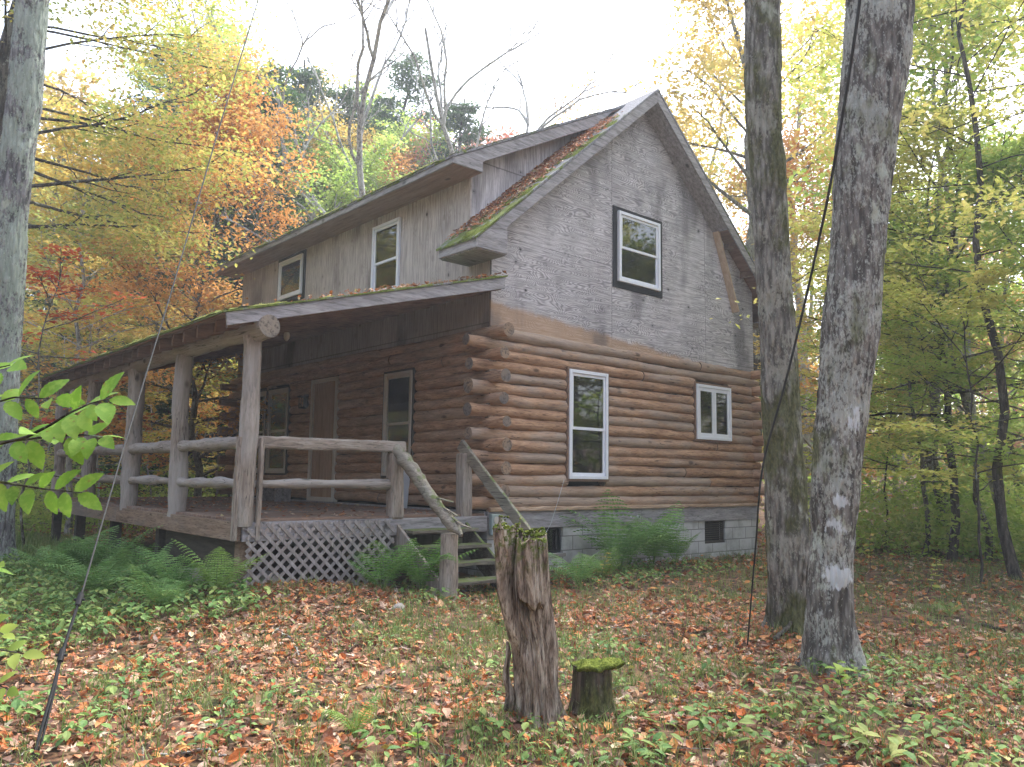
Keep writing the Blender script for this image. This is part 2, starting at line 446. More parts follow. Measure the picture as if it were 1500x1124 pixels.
def glass_mat():
    m = Mat('window_glass')
    g = m.n('ShaderNodeBsdfGlossy'); g.inputs['Roughness'].default_value = .03; g.inputs[0].default_value = (1, 1, 1, 1)
    t = m.n('ShaderNodeBsdfTransparent'); t.inputs[0].default_value = (.8, .83, .82, 1)
    f = m.n('ShaderNodeFresnel'); f.inputs[0].default_value = 1.5
    ff = m.math('ADD', f.outputs[0], .05)
    x = m.n('ShaderNodeMixShader'); m.put(x.inputs[0], ff); m.nt.links.new(t.outputs[0], x.inputs[1]); m.nt.links.new(g.outputs[0], x.inputs[2])
    o = m.n('ShaderNodeOutputMaterial'); m.nt.links.new(x.outputs[0], o.inputs[0])
    return m.m
M['glass'] = glass_mat()

def bark(name, base, ridge, lichen, la=.5, mossf=0.0, vs=6, blots=None, patch=(.44, .47, .40)):
    m = Mat(name)
    v = m.map(m.obj, (1, 1, .22))
    vo = m.voro(m.map(m.obj, (1, 1, .16)), vs*4, 'F1')
    n = m.noise(v, vs*3, 5, .65, .4); sp = m.noise(m.map(m.obj, (1, 1, .45)), vs*8, 3, .7)
    big = m.noise(m.obj, 2.4, 4, .6)
    c = m.ramp(n, [(.3, base), (.6, ridge)])
    c = m.mix(m.math('MULTIPLY', m.ramp(vo, [(.35, 0), (.7, .9)]), .8), c, tuple(x*.3 for x in base))
    lf = m.math('MULTIPLY', m.smooth(m.math('ADD', m.math('MULTIPLY', big, .55), m.math('MULTIPLY', sp, .45)), .56-.12*la, .62-.12*la), .85)
    c = m.mix(m.math('MULTIPLY', lf, .7), c, lichen)
    fl = m.noise(m.map(m.obj, (1, 1, .4), (3, 1, 7)), vs*11, 2, .6)
    c = m.mix(m.math('MULTIPLY', m.smooth(fl, .62, .68), .45), c, tuple(x*1.3 for x in lichen))
    big2 = m.noise(m.map(m.obj, (1, 1, .6), (5, 3, 1)), 3.4, 5, .7)
    c = m.mix(m.math('MULTIPLY', m.smooth(big2, .60, .66), .75), c, patch)
    if mossf:
        mo = m.noise(m.map(m.obj, (1, 1, .5), (9, 2, 4)), 1.7, 5, .65)
        c = m.mix(m.math('MULTIPLY', m.smooth(mo, .60-mossf*.2, .70-mossf*.2), .8), c, m.ramp(sp, [(.35, (.035, .04, .012)), (.65, (.12, .125, .04))]))
    if blots:
        for (x0, y0, z0, rx, h) in blots:
            q = m.map(m.obj, (1/rx, 1/rx, 1/h), (-x0/rx, -y0/rx, -z0/h))
            k = m.n('ShaderNodeVectorMath'); k.operation = 'LENGTH'; m.put(k.inputs[0], q); d = k.outputs['Value']
            d = m.math('ADD', d, m.math('MULTIPLY', m.math('SUBTRACT', m.noise(m.map(m.obj, (1, 1, .25)), 34, 4, .75), .5), 1.9))
            d = m.math('ADD', d, m.math('MULTIPLY', m.math('SUBTRACT', m.noise(m.obj, 9, 3, .6), .5), 1.6))
            c = m.mix(m.math('MULTIPLY', m.smooth(d, 1.1, .8), .8), c, (.60, .63, .66))
    h = m.math('ADD', m.math('MULTIPLY', n, 1.0), m.math('MULTIPLY', vo, -.8))
    return m.out(c, .95, m.bump(h, .9, .03), spec=.1)
M['bark_main'] = bark('grey_maple_bark', (.095, .085, .078), (.255, .238, .218), (.44, .455, .41), .6, .2, blots=[(-.12, -.20, .72, .17, .10), (-.16, -.19, 1.10, .10, .09), (-.02, -.24, 1.95, .07, .12), (-.14, -.20, 1.30, .08, .05)])
M['bark_mossy'] = bark('mossy_maple_bark', (.10, .09, .08), (.31, .295, .265), (.36, .36, .31), .4, .8)
M['bark_left'] = bark('lichen_spotted_bark', (.10, .095, .10), (.25, .24, .25), (.34, .40, .33), .9, 0, 5)
M['bark_pale'] = bark('pale_branch_bark', (.20, .19, .175), (.42, .41, .40), (.50, .50, .46), .8, 0, 5)
M['bark_dark'] = bark('dark_branch_bark', (.035, .03, .026), (.10, .088, .075), (.16, .155, .13), .3, .1, 5)
M['bark_mid'] = bark('grey_brown_bark', (.07, .06, .05), (.19, .17, .145), (.27, .27, .22), .6, .2, 5)

def rotten():
    m = Mat('rotten_stump_wood'); v = m.map(m.obj, (1, 1, .13))
    n = m.noise(v, 26, 5, .7, .5); f = m.noise(v, 95, 3, .6); b = m.noise(m.map(m.obj, (1, 1, .4)), 4, 4, .6)
    c = m.ramp(n, [(.28, (.03, .021, .016)), (.43, (.19, .14, .108)), (.55, (.40, .325, .265)), (.70, (.66, .59, .50))])
    c = m.mix(m.smooth(b, .48, .66), c, m.ramp(n, [(.3, (.035, .026, .02)), (.7, (.17, .145, .125))]))
    c = m.mix(m.math('MULTIPLY', m.ramp(f, [(.36, .9), (.47, 0)]), .7), c, (.02, .012, .008))
    Z = m.sep(m.obj)[2]
    mf = m.math('MULTIPLY', m.smooth(Z, .80, 1.12), m.smooth(m.noise(m.obj, 14, 4, .7), .47, .6))
    c = m.mix(mf, c, (.10, .14, .025))
    return m.out(c, .95, m.bump(m.math('ADD', n, m.math('MULTIPLY', f, .4)), 1, .02), spec=.1)
M['rotten'] = rotten()

def leaf_mat(name, pts, trans=.35, clump=.6, spots=0, back=None, sat=1.0, freq=1.3):
    """pts: list of colours spread over a ramp; hue varies by clump and by leaf"""
    m = Mat(name)
    cl = m.noise(m.obj, freq, 2, .6)
    f = m.math('ADD', m.math('MULTIPLY', m.smooth(cl, .28, .72), clump), m.math('MULTIPLY', m.rnd(), 1-clump))
    k = len(pts)
    c = m.ramp(f, [(i/(k-1)*.9+.05, p) for i, p in enumerate(pts)])
    r2 = m.math('FRACT', m.math('MULTIPLY', m.rnd(), 37.7))
    c = m.mix(m.math('MULTIPLY', r2, .35), c, tuple(x*.45 for x in pts[k//2]))
    if back: c = m.mix(m.math('MULTIPLY', m.back(), .75), c, back)
    if spots:
        c = m.mix(m.math('MULTIPLY', m.ramp(m.voro(m.obj, 38), [(.10, .9), (.2, 0)]), m.smooth(m.noise(m.obj, 14, 3, .6), .5, .6)), c, (.22, .13, .04))
        c = m.mix(m.math('MULTIPLY', m.smooth(m.noise(m.obj, 60, 3, .6), .45, .62), .3), c, (.38, .52, .10))
    return m.out(c, .6, spec=.25, trans=trans)
M['lf_orange'] = leaf_mat('orange_beech_leaves', [(.42, .19, .05), (.62, .30, .08), (.72, .40, .13), (.70, .48, .16)], .45)
M['lf_gold'] = leaf_mat('golden_leaves', [(.44, .28, .07), (.62, .44, .10), (.66, .52, .16), (.45, .46, .12)], .45)
M['lf_yellow'] = leaf_mat('yellow_green_leaves', [(.30, .37, .07), (.48, .52, .11), (.68, .64, .18), (.72, .60, .20)], .5)
M['lf_green'] = leaf_mat('light_green_leaves', [(.21, .35, .07), (.34, .50, .10), (.48, .60, .14), (.60, .60, .20)], .55)
M['lf_maple'] = leaf_mat('turning_maple_leaves', [(.24, .32, .07), (.34, .41, .09), (.50, .48, .12), (.64, .49, .14), (.68, .34, .11)], .5, .55)
M['lf_red'] = leaf_mat('pink_red_leaves', [(.55, .12, .09), (.60, .20, .14), (.62, .32, .20), (.60, .42, .24)], .45)
M['lf_scarlet'] = leaf_mat('scarlet_leaves', [(.50, .06, .03), (.58, .12, .05), (.60, .26, .08)], .45)
M['lf_dark'] = leaf_mat('hemlock_needles', [(.05, .10, .045), (.08, .15, .06), (.15, .22, .09)], .3)
M['lf_under'] = leaf_mat('undergrowth_leaves', [(.19, .31, .07), (.32, .48, .09), (.48, .58, .14), (.62, .60, .20)], .55)
M['lf_bright'] = leaf_mat('bright_green_beech_leaves', [(.13, .28, .03), (.20, .38, .045), (.27, .44, .07)], .45, .2, freq=9, spots=1)
M['lf_fern'] = leaf_mat('fern_fronds', [(.10, .24, .06), (.17, .34, .08), (.28, .46, .12)], .35, .4)
M['lf_fern_blue'] = leaf_mat('blue_green_fern', [(.12, .25, .08), (.20, .37, .11), (.31, .47, .15)], .35, .4)
M['lf_fern_light'] = leaf_mat('light_fern', [(.13, .25, .05), (.22, .36, .08), (.30, .42, .12)], .35, .4)
M['lf_weed'] = leaf_mat('weed_leaves', [(.07, .16, .05), (.13, .25, .07), (.22, .33, .09), (.38, .40, .12)], .35, .3)
M['grass'] = leaf_mat('grass_blades', [(.10, .17, .04), (.18, .26, .07), (.32, .34, .13)], .3, .3)
def litter_mat():
    m = Mat('fallen_leaves')
    cl = m.noise(m.obj, .55, 3, .6)
    f = m.math('ADD', m.math('MULTIPLY', m.math('SUBTRACT', cl, .5), .5), m.rnd(), clamp=True)
    c = m.ramp(f, [(0, (.08, .032, .016)), (.18, (.22, .065, .025)), (.36, (.56, .155, .03)), (.48, (.30, .095, .038)), (.60, (.56, .22, .06)),
                   (.72, (.27, .165, .115)), (.81, (.46, .29, .19)), (.86, (.60, .28, .06)), (.93, (.58, .47, .38)), (1, (.48, .42, .12))])
    r2 = m.math('FRACT', m.math('MULTIPLY', m.rnd(), 53.3))
    c = m.mix(m.math('MULTIPLY', m.back(), .30), c, m.mix(r2, (.30, .14, .07), (.56, .45, .38)))
    n = m.noise(m.obj, 70, 3, .6)
    c = m.mix(m.math('MULTIPLY', m.ramp(n, [(.35, .8), (.55, 0)]), .4), c, (.10, .05, .03))
    return m.out(c, .62, m.bump(n, .3, .004), spec=.35, trans=.12)
M['litter'] = litter_mat()

def ground_mat():
    m = Mat('forest_floor'); a = m.noise(m.obj, 2.0, 5, .65); v = m.voro(m.obj, 13, 'F1', 'Color'); vs = m.sep(v)[0]
    c = m.ramp(vs, [(0, (.025, .014, .008)), (.4, (.085, .042, .022)), (.7, (.15, .075, .038)), (1, (.20, .12, .075))])
    g = m.smooth(a, .50, .66)
    c = m.mix(m.math('MULTIPLY', g, .6), c, m.mix(vs, (.03, .05, .012), (.09, .13, .035)))
    n = m.noise(m.obj, 40, 3, .6)
    c = m.mix(m.ramp(n, [(.3, .8), (.5, 0)]), c, (.03, .02, .014))
    return m.out(c, .95, m.bump(vs, .8, .04))
M['ground'] = ground_mat()

# ------------------------------------------------------------------ ground
def make_ground():
    nr, na = 150, 240
    rr = 0.25*(300/0.25)**(np.linspace(0, 1, nr))
    th = np.linspace(0, 2*np.pi, na, endpoint=False)
    X = EYE[0]+rr[:, None]*np.cos(th); Y = EYE[1]+rr[:, None]*np.sin(th)
    V = np.stack([X, Y, ground_z(X, Y)], -1).reshape(-1, 3)
    V = np.vstack([V, [[EYE[0], EYE[1], float(ground_z(EYE[0], EYE[1]))]]])
    i = np.arange(nr-1)[:, None]*na; k = np.arange(na)[None]; k2 = (k+1) % na
    F = np.stack([i+k, i+na+k, i+na+k2, i+k2], -1).reshape(-1, 4)
    mb = MB(); mb.add(V, F)
    mb.f.append((np.stack([np.full(na, len(V)-1), np.arange(na), (np.arange(na)+1) % na], -1), 0))
    tag(mb.build('ground', M['ground'], smooth=True), kind='structure')
make_ground()

# ------------------------------------------------------------------ the cabin
W, L = 6.37, 8.40
HR = empty('log_cabin', (0, 0, -0.9), 'two-storey brown log cabin with grey plywood gable, mossy roof and raised side porch', 'cabin')

def prism(mb, poly, y0, y1, axis='y', mi=0):
    """extrude polygon (list of 2-D points) along an axis"""
    n = len(poly)
    def P(p, t): return (p[0], t, p[1]) if axis == 'y' else (t, p[0], p[1])
    V = [P(p, y0) for p in poly]+[P(p, y1) for p in poly]
    mb.add(V, [tuple(range(n))], mi); base = mb.n-2*n
    mb.f.append((np.array([tuple(base+n+i for i in reversed(range(n)))]), mi))
    for i in range(n):
        j = (i+1) % n
        mb.f.append((np.array([(base+i, base+n+i, base+n+j, base+j)]), mi))
    return mb

def log_disp(r, seed, amp=1.0):
    def f(P):
        return amp*(0.011*vnoise(P*np.array([3., 3., 3.])+seed, 1)+0.006*vnoise(P*9+seed, 2)+0.008*np.clip(vnoise(P*5+seed*3, 5)-.55, 0, 1)*3)
    return f

def add_log(mb, p0, p1, r, seed, sides=16, step=.09, taper=0, wob=.006, amp=1.0):
    p0 = np.array(p0, float); p1 = np.array(p1, float); Ln = np.linalg.norm(p1-p0)
    n = max(3, int(Ln/step)); t = np.linspace(0, 1, n)
    pts = p0+(p1-p0)*t[:, None]
    ph = seed*1.7
    pts = pts+wob*np.stack([np.sin(t*Ln*1.1+ph), np.sin(t*Ln*1.3+ph*2), np.cos(t*Ln*1.2+ph*3)], -1)*(np.sin(np.pi*t)[:, None]**.5)
    rad = r*(1+taper*(t-.5))
    mb.tube(pts, rad, sides, 0, log_disp(r, seed, amp), True, 1)

DZ = .1525
def log_wall(name, P, a0, a1, ext0, ext1, par, openings, mat, seed, label=None):
    mb = MB(); rg = np.random.default_rng(seed)
    for i in range(16):
        z = .08+DZ*i; r = .083+rg.uniform(-.004, .005)
        s = a0-(ext0+rg.uniform(-.04, .05)) if i % 2 == par else a0+.0
        e = a1+(ext1+rg.uniform(-.03, .03)) if i % 2 == par else a1
        segs = [(s, e)]
        for (u0, u1, z0, z1) in openings:
            if z0-.03 < z < z1+.03:
                ns = []
                for (p, q) in segs:
                    if u0 > p and u1 < q: ns += [(p, u0+.01), (u1-.01, q)]
                    else: ns.append((p, q))
                segs = ns
        out = []
        for (p, q) in segs:
            if q-p > 2.6 and rg.random() < .75:
                b = rg.uniform(p+1.0, q-1.0); out += [(p, b-.004), (b+.004, q)]
            else: out.append((p, q))
        for (p, q) in out:
            add_log(mb, P(p, z+rg.uniform(-.006, .006)), P(q, z+rg.uniform(-.006, .006)), r*rg.uniform(.96, 1.05), rg.uniform(0, 90), step=.06, taper=rg.uniform(-.14, .14), wob=.009)
    o = mb.build(name, [mat, M['end']], HR, smooth=True)
    return o
O_TALL = (1.46, 2.28, .41, 2.0); O_SM = (4.51, 5.52, 1.11, 2.05)
O_W1 = (1.74, 2.51, .42, 2.0); O_DR = (4.00, 4.94, -.05, 2.10); O_W2 = (5.84, 6.68, .44, 2.04); O_W3 = (6.80, 7.60, .44, 2.04)
log_wall('log_wall', lambda u, z: (u, .045, z), 0, W, .33, .14, 0, [O_TALL, O_SM], M['log_x'], 1)
log_wall('log_wall', lambda u, z: (.045, u, z), 0, L, .29, .30, 1, [O_W1, O_DR, O_W2, O_W3], M['log_y'], 2)
log_wall('log_wall', lambda u, z: (u, L-.045, z), 0, W, .33, .26, 0, [], M['log_x'], 3)
log_wall('log_wall', lambda u, z: (W-.045, u, z), 0, L, .26, .26, 1, [], M['log_y'], 4)
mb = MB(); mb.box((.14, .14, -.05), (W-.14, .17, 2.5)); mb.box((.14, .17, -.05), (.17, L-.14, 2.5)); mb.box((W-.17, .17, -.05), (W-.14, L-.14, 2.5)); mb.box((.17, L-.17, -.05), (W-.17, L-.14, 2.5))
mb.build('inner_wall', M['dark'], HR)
# foundation
VENTS = [(.75, 1.39, -.63, -.27), (4.78, 5.38, -.65, -.27)]
mb = MB()
us = [0, VENTS[0][0], VENTS[0][1], VENTS[1][0], VENTS[1][1], W]
for k in range(5):
    if k in (1, 3):
        v = VENTS[k//2]; mb.box((us[k], .0, -1.3), (us[k+1], .2, v[2]))
    else: mb.box((us[k], .0, -1.3), (us[k+1], .2, -.27))
mb.box((0, .2, -1.3), (.2, L, -.27)); mb.box((W-.2, .2, -1.3), (W, L, -.27)); mb.box((.2, L-.2, -1.3), (W-.2, L, -.27))
mb.build('foundation', M['block'], HR)
mb = MB(); mb.beam((-.01, .0, -.15), (3.1, .0, -.15), .05, .235, mi=0); mb.beam((3.105, .0, -.15), (W+.01, .0, -.15), .046, .235); mb.beam((.0, .03, -.15), (.0, L, -.15), .05, .235)
mb.build('sill_board', M['fascia_x'], HR, bevel=.004)
mb = MB(); mb.beam((.0, -.01, -.005), (W+.2, -.01, -.005), .12, .055, seg=40, wob=.003, seed=3)
mb.build('sill_log', M['stud_x'] if 'stud_x' in M else wood('pale_sill_log', 'x', ((.26, .17, .11), (.42, .29, .20), (.55, .42, .32)), crack=.3), HR, bevel=.01)
for k, v in enumerate(VENTS):
    mb = MB(); mb.box((v[0], .03, v[2]+.0), (v[0]+.03, .09, v[3])); mb.box((v[1]-.03, .03, v[2]), (v[1], .09, v[3])); mb.box((v[0]+.03, .03, v[2]), (v[1]-.03, .09, v[2]+.03)); mb.box((v[0]+.03, .03, v[3]-.03), (v[1]-.03, .09, v[3]))
    if k == 1:
        for j in range(9): mb.box((v[0]+.03, .05, v[2]+.03+j*.036), (v[1]-.03, .075, v[2]+.045+j*.036))
    vo = mb.build('basement_window' if k == 0 else 'foundation_vent', M['flash'] if k == 0 else M['darkply'], HR)
    q = MB(); q.box((v[0]+.03, .1, v[2]), (v[1]-.03, .11, v[3])); q.build('pane', M['glass'] if k == 0 else M['dark'], vo)
    q = MB(); q.box((v[0], .16, v[2]), (v[1], .18, v[3])); q.build('backing', M['curtain_pale'] if k == 0 else M['dark'], vo)
    if k == 0: q = MB(); q.box((v[0]-.06, -.03, v[2]-.05), (v[1]+.05, .05, v[2]-.002)); q.build('sill', M['concrete'], vo, bevel=.006)
q = MB(); q.tube([(3.0, -.06, -.16), (3.0, .02, -.16)], .022, 12); q.tube([(3.0, -.062, -.16), (3.0, -.058, -.16)], .015, 12, 1); q.build('drain_pipe', [M['pvc'], M['dark']], HR)
q = MB(); q.tube([(2.84, -.04, -.155), (2.84, .0, -.155)], .014, 8); q.build('hose_tap', M['pvc'], HR)

SL = .874
def rz_(x): return 6.78-SL*abs(x-3.2)
# gable plywood (upper storey) front and back
for y0, y1, nm in ((.0, .03, 'plywood_gable_wall'), (L-.03, L, 'plywood_gable_wall')):
    mb = MB(); prism(mb, [(.0, 2.432), (W, 2.432), (W, rz_(W)-.08), (3.2, 6.70), (.0, rz_(0)-.08)], y0, y1)
    mb.build(nm, M['ply_gable'], HR)
# dormer front wall and porch upper wall on x=0
mb = MB(); mb.box((.001, .031, 3.0), (.03, .5, 3.9)); mb.box((.001, .5, 3.0), (.03, L-.03, 4.9)); mb.build('dormer_wall', M['ply_side'], HR)
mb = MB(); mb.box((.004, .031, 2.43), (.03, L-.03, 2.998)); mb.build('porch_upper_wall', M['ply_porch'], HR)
mb = MB(); mb.box((W-.03, .031, 2.5), (W, L-.03, 3.95)); mb.build('side_upper_wall', M['ply_side'], HR)
mb = MB(); prism(mb, [(.03, rz_(.03)-.05), (.03, 4.98), (2.85, 6.50), (2.85, rz_(2.85)-.05)], .502, .53)
mb.build('dormer_cheek', M['ply_cheek'], HR)
# roof planes
mb = MB()
prism(mb, [(3.2, 6.78), (-.54, rz_(-.54)), (-.54, rz_(-.54)-.03), (3.2, 6.735)], -.335, .55)
prism(mb, [(3.2, 6.781), (2.85, rz_(2.85)+.001), (2.85, rz_(2.85)-.03), (3.2, 6.73)], .551, L+.32)
prism(mb, [(3.203, 6.78), (3.203, 6.735), (6.94, rz_(6.94)-.03), (6.94, rz_(6.94))], -.335, L+.32)
DS = .524
def dz_(x): return 4.79+DS*(x+.5)
prism(mb, [(3.02, dz_(3.02)+.004), (-.54, dz_(-.54)), (-.54, dz_(-.54)-.035), (3.02, dz_(3.02)-.035)], .215, L+.32)
roof = mb.build('roof', M['shingle'], HR)
mb = MB()
mb.box((2.9, .2, 6.50), (3.05, .4, 6.5)) if False else None
# sheathing under the shingles, seen from below
prism(mb, [(3.2, 6.733), (-.50, rz_(-.50)-.035), (-.50, rz_(-.50)-.06), (3.2, 6.70)], -.30, .5)
prism(mb, [(3.204, 6.733), (3.204, 6.70), (6.9, rz_(6.9)-.06), (6.9, rz_(6.9)-.035)], -.30, L+.3)
prism(mb, [(2.98, dz_(2.98)-.038), (-.50, dz_(-.50)-.04), (-.50, dz_(-.50)-.065), (2.98, dz_(2.98)-.065)], .25, L+.3)
mb.build('roof_sheathing', M['soffit'], roof)
# rake soffits (closed) on the gable overhang: left complete, right stops at x~5.1
mb = MB()
prism(mb, [(3.2, 6.55), (.02, rz_(.02)-.235), (.02, rz_(.02)-.25), (3.2, 6.535)], -.30, -.002)
prism(mb, [(3.2, 6.55), (3.2, 6.535), (5.15, rz_(5.15)-.25), (5.15, rz_(5.15)-.235)], -.30, -.002)
mb.build('rake_soffit', M['fascia_x'], roof)
mb = MB()
for x in (5.5, 6.0, 6.5):
    mb = MB(); mb.beam((x, -.30, rz_(x)-.13), (x, 0, rz_(x)-.13), .04, .10); mb.build('lookout', M['rafter'], roof)
# rake fascias
def fascia(poly, y0, y1, nm='rake_board'):
    mb = MB(); prism(mb, poly, y0, y1); return mb.build(nm, M['fascia_x'], roof, bevel=.004)
T = .045
fascia([(3.198, 6.78-T), (-.50, rz_(-.5)-T), (-.50, 3.37), (-.0, 3.37), (-.0, rz_(0)-.235), (3.198, 6.545)], -.325, -.30)
fascia([(3.202, 6.78-T), (3.202, 6.545), (6.4, rz_(6.4)-.235), (6.4, 3.37), (6.9, 3.37), (6.9, rz_(6.9)-T)], -.326, -.301)
fascia([(2.72, dz_(2.72)-T), (-.50, dz_(-.50)-T), (-.50, 4.66), (-.0, 4.66), (-.0, dz_(0)-.24), (2.35, dz_(2.35)-.22)], .225, .25)
# eave fascias and level soffits
mb = MB(); mb.box((-.525, -.325, 3.37), (-.50, .5, rz_(-.52)-.035)); mb.build('eave_board', M['fascia_y'], roof, bevel=.004)
mb = MB(); mb.box((-.50, -.30, 3.355), (.0, .5, 3.37)); mb.box((-.50, .48, 3.372), (.0, .5, 3.52)); mb.build('eave_soffit', M['fascia_x'], roof)
mb = MB(); mb.box((-.525, .225, 4.655), (-.50, L+.3, dz_(-.52)-.04)); mb.build('eave_board', M['fascia_y'], roof, bevel=.004)
mb = MB(); mb.box((-.50, .25, 4.655), (.0, L+.3, 4.67)); mb.build('eave_soffit', M['soffit'], roof)
mb = MB(); mb.box((6.9, -.325, 3.37), (6.925, L+.3, rz_(6.92)-.035)); mb.build('eave_board', M['fascia_y'], roof)
mb = MB(); mb.box((W, .0, 3.355), (6.9, L+.3, 3.37)); mb.box((6.4, -.3, 3.355), (6.9, .0, 3.37)); mb.build('eave_soffit', M['fascia_x'], roof)
# flashing strip where the dormer cheek meets the lower roof
mb = MB(); mb.beam((-.1, .47, rz_(-.1)+.02), (2.75, .47, rz_(2.75)+.02), .05, .05); mb.build('corner_trim', M['fascia_x'], roof)
# loose board hanging off the right rake
mb = MB(); mb.beam((5.10, -.05, 4.96), (5.72, -.06, 3.46), .03, .16, up=(0, 1, 0.01)); 
mb.build('loose_board', M['stud'], HR)
# narrow bump of moss along edges
def moss_patch(name, P, nu, nv, hmax, thr, parent, mat, seed, freq=5.0, label=None):
    """P(u,v)->base point, normal (up); lumps where noise > thr"""
    u = np.linspace(0, 1, nu); v = np.linspace(0, 1, nv); U, Vv = np.meshgrid(u, v, indexing='ij')
    B = P(U.ravel(), Vv.ravel())
    n = fbm(B*freq+seed, 4, seed); h = np.clip((n-thr)*1.6, 0, 1)
    edge = np.minimum(1, np.minimum(Vv.ravel(), 1-Vv.ravel())*6)
    n2 = np.abs(vnoise(B*38+seed, 3))
    H = h**.6*edge*hmax*(.6+.5*n2)
    V = B+np.outer(H, [0, 0, 1])+np.outer(vnoise(B*20, 8)*.006*h, [1, 1, 0])
    i = np.arange(nu-1)[:, None]*nv; k = np.arange(nv-1)[None]
    F = np.stack([i+k, i+nv+k, i+nv+k+1, i+k+1], -1).reshape(-1, 4)
    keep = h[F].max(1) > 0
    mb = MB(); mb.add(V, F[keep]); return tag(mb.build(name, mat, parent, smooth=True), kind='stuff')
moss_patch('moss', lambda u, v: np.stack([-.56+u*3.1, -.335+v*.42, rz_(0)+SL*(-.56+u*3.1)+.004], -1), 260, 40, .045, .02, roof, M['moss'], 3)
moss_patch('moss', lambda u, v: np.stack([-.56+v*.35, .2+u*8.5, dz_(-.56)+DS*v*.35+.004], -1), 700, 24, .045, -.12, roof, M['moss_dull'], 5)
moss_patch('moss', lambda u, v: np.stack([-.5+u*3.2, .2+v*.22, dz_(-.5)+DS*u*3.2+.004], -1), 200, 14, .03, .05, roof, M['moss_dull'], 6)

# ---- leaf scatter ---------------------------------------------------------
def star_leaf(rng, pts=5, depth=.5):
    """lobed maple outline with centre fan"""
    a = []; n = pts*2+1
    angs = [-90+18, -50, -28, 0, 22, 48, 66, 90, 114, 132, 158, 180, 208, 230, 252]
    rads = [.42, .30, .62, .36, .46, .80, .44, 1.0, .44, .80, .46, .36, .62, .30, .42]
    th = np.radians(angs); r = np.array(rads)*.5*rng.uniform(.9, 1.1, len(rads))
    V = [(0, 0, 0)]+[(r[i]*math.cos(th[i]), r[i]*math.sin(th[i]), 0) for i in range(len(r))]
    V = np.array(V); V[:, 2] = .30*(V[:, 0]**2)*rng.uniform(-1, 3.6)+.30*V[:, 1]**2*rng.uniform(-2.2, 3.)+.05*rng.normal(size=len(V))
    m = len(V)-1
    return V, np.array([(0, 1+i, 1+(i+1) % m) for i in range(m)])
def oval_leaf(rng, w=.5):
    ys = [-.5, -.3, 0, .28, .5]; ws = [0, .34, .5, .3, 0]
    V = []
    for y, k in zip(ys, ws):
        if k == 0: V.append((0, y, 0))
        else: V += [(-k*w, y, .12), (0, y, 0), (k*w, y, .12)]
    V = np.array(V); V[:, 2] = V[:, 2]*rng.uniform(.2, 1.4)+(V[:, 1]**2)*rng.uniform(-.7, .7)
    F = [(0, 2, 1), (0, 3, 2), (1, 2, 5), (1, 5, 4), (2, 3, 6), (2, 6, 5), (4, 5, 8), (4, 8, 7), (5, 6, 9), (5, 9, 8), (7, 8, 10), (8, 9, 10)]
    return V, np.array(F)
def place(mb, tmpl, pos, nrm, ang, size, mi=0):
    """instances of a template: pos (n,3), nrm (n,3), ang, size"""
    V, F = tmpl; n = len(pos)
    if n == 0: return
    N = nrm/np.linalg.norm(nrm, axis=1)[:, None]
    a = np.stack([np.cos(ang), np.sin(ang), np.zeros(n)], -1)
    X = a-N*(a*N).sum(1)[:, None]; X /= np.linalg.norm(X, axis=1)[:, None]+1e-9; Y = np.cross(N, X)
    s = np.asarray(size)[:, None, None]
    W_ = pos[:, None]+s*(V[None, :, 0:1]*X[:, None]+V[None, :, 1:2]*Y[:, None]+V[None, :, 2:3]*N[:, None])
    Fa = (F[None]+(np.arange(n)*len(V))[:, None, None]).reshape(-1, F.shape[1])
    mb.add(W_.reshape(-1, 3), Fa, mi)
_r = np.random.default_rng(11)
LITTER_T = [star_leaf(_r) for _ in range(12)]+[oval_leaf(_r, .55) for _ in range(5)]
def scatter(mb, pos, rng, size=(.06, .12), tilt=.35, lift=.012, up=None):
    n = len(pos); t = rng.integers(0, len(LITTER_T), n)
    nrm = np.stack([rng.normal(0, tilt, n), rng.normal(0, tilt, n), np.where(rng.random(n) < .35, -1, 1)], -1)
    if up is not None: nrm = nrm+np.asarray(up)*np.sign(nrm[:, 2:3])
    pos = pos+np.stack([np.zeros(n), np.zeros(n), rng.uniform(.2, 1.8, n)*lift], -1)
    s = size[0]+(size[1]*1.08-size[0])*rng.random(n)**1.25; a = rng.uniform(0, 6.28, n)
    for k, tm in enumerate(LITTER_T):
        q = t == k; place(mb, tm, pos[q], nrm[q], a[q], s[q])
rg = np.random.default_rng(5)
mb = MB(); n = 3400
u = rg.beta(1.5, 1.2, n)*2.9-.45; v = rg.beta(2.2, 1.25, n)*.80-.33
scatter(mb, np.stack([u, v, rz_(0)+SL*u+.03], -1), rg, (.035, .08), .45, .03, up=(-.8, 0, .3))
tag(mb.build('fallen_leaves', M['litter']), 'rust-red fallen leaves lying in the roof valley beside the dormer cheek', 'fallen leaves', kind='stuff')

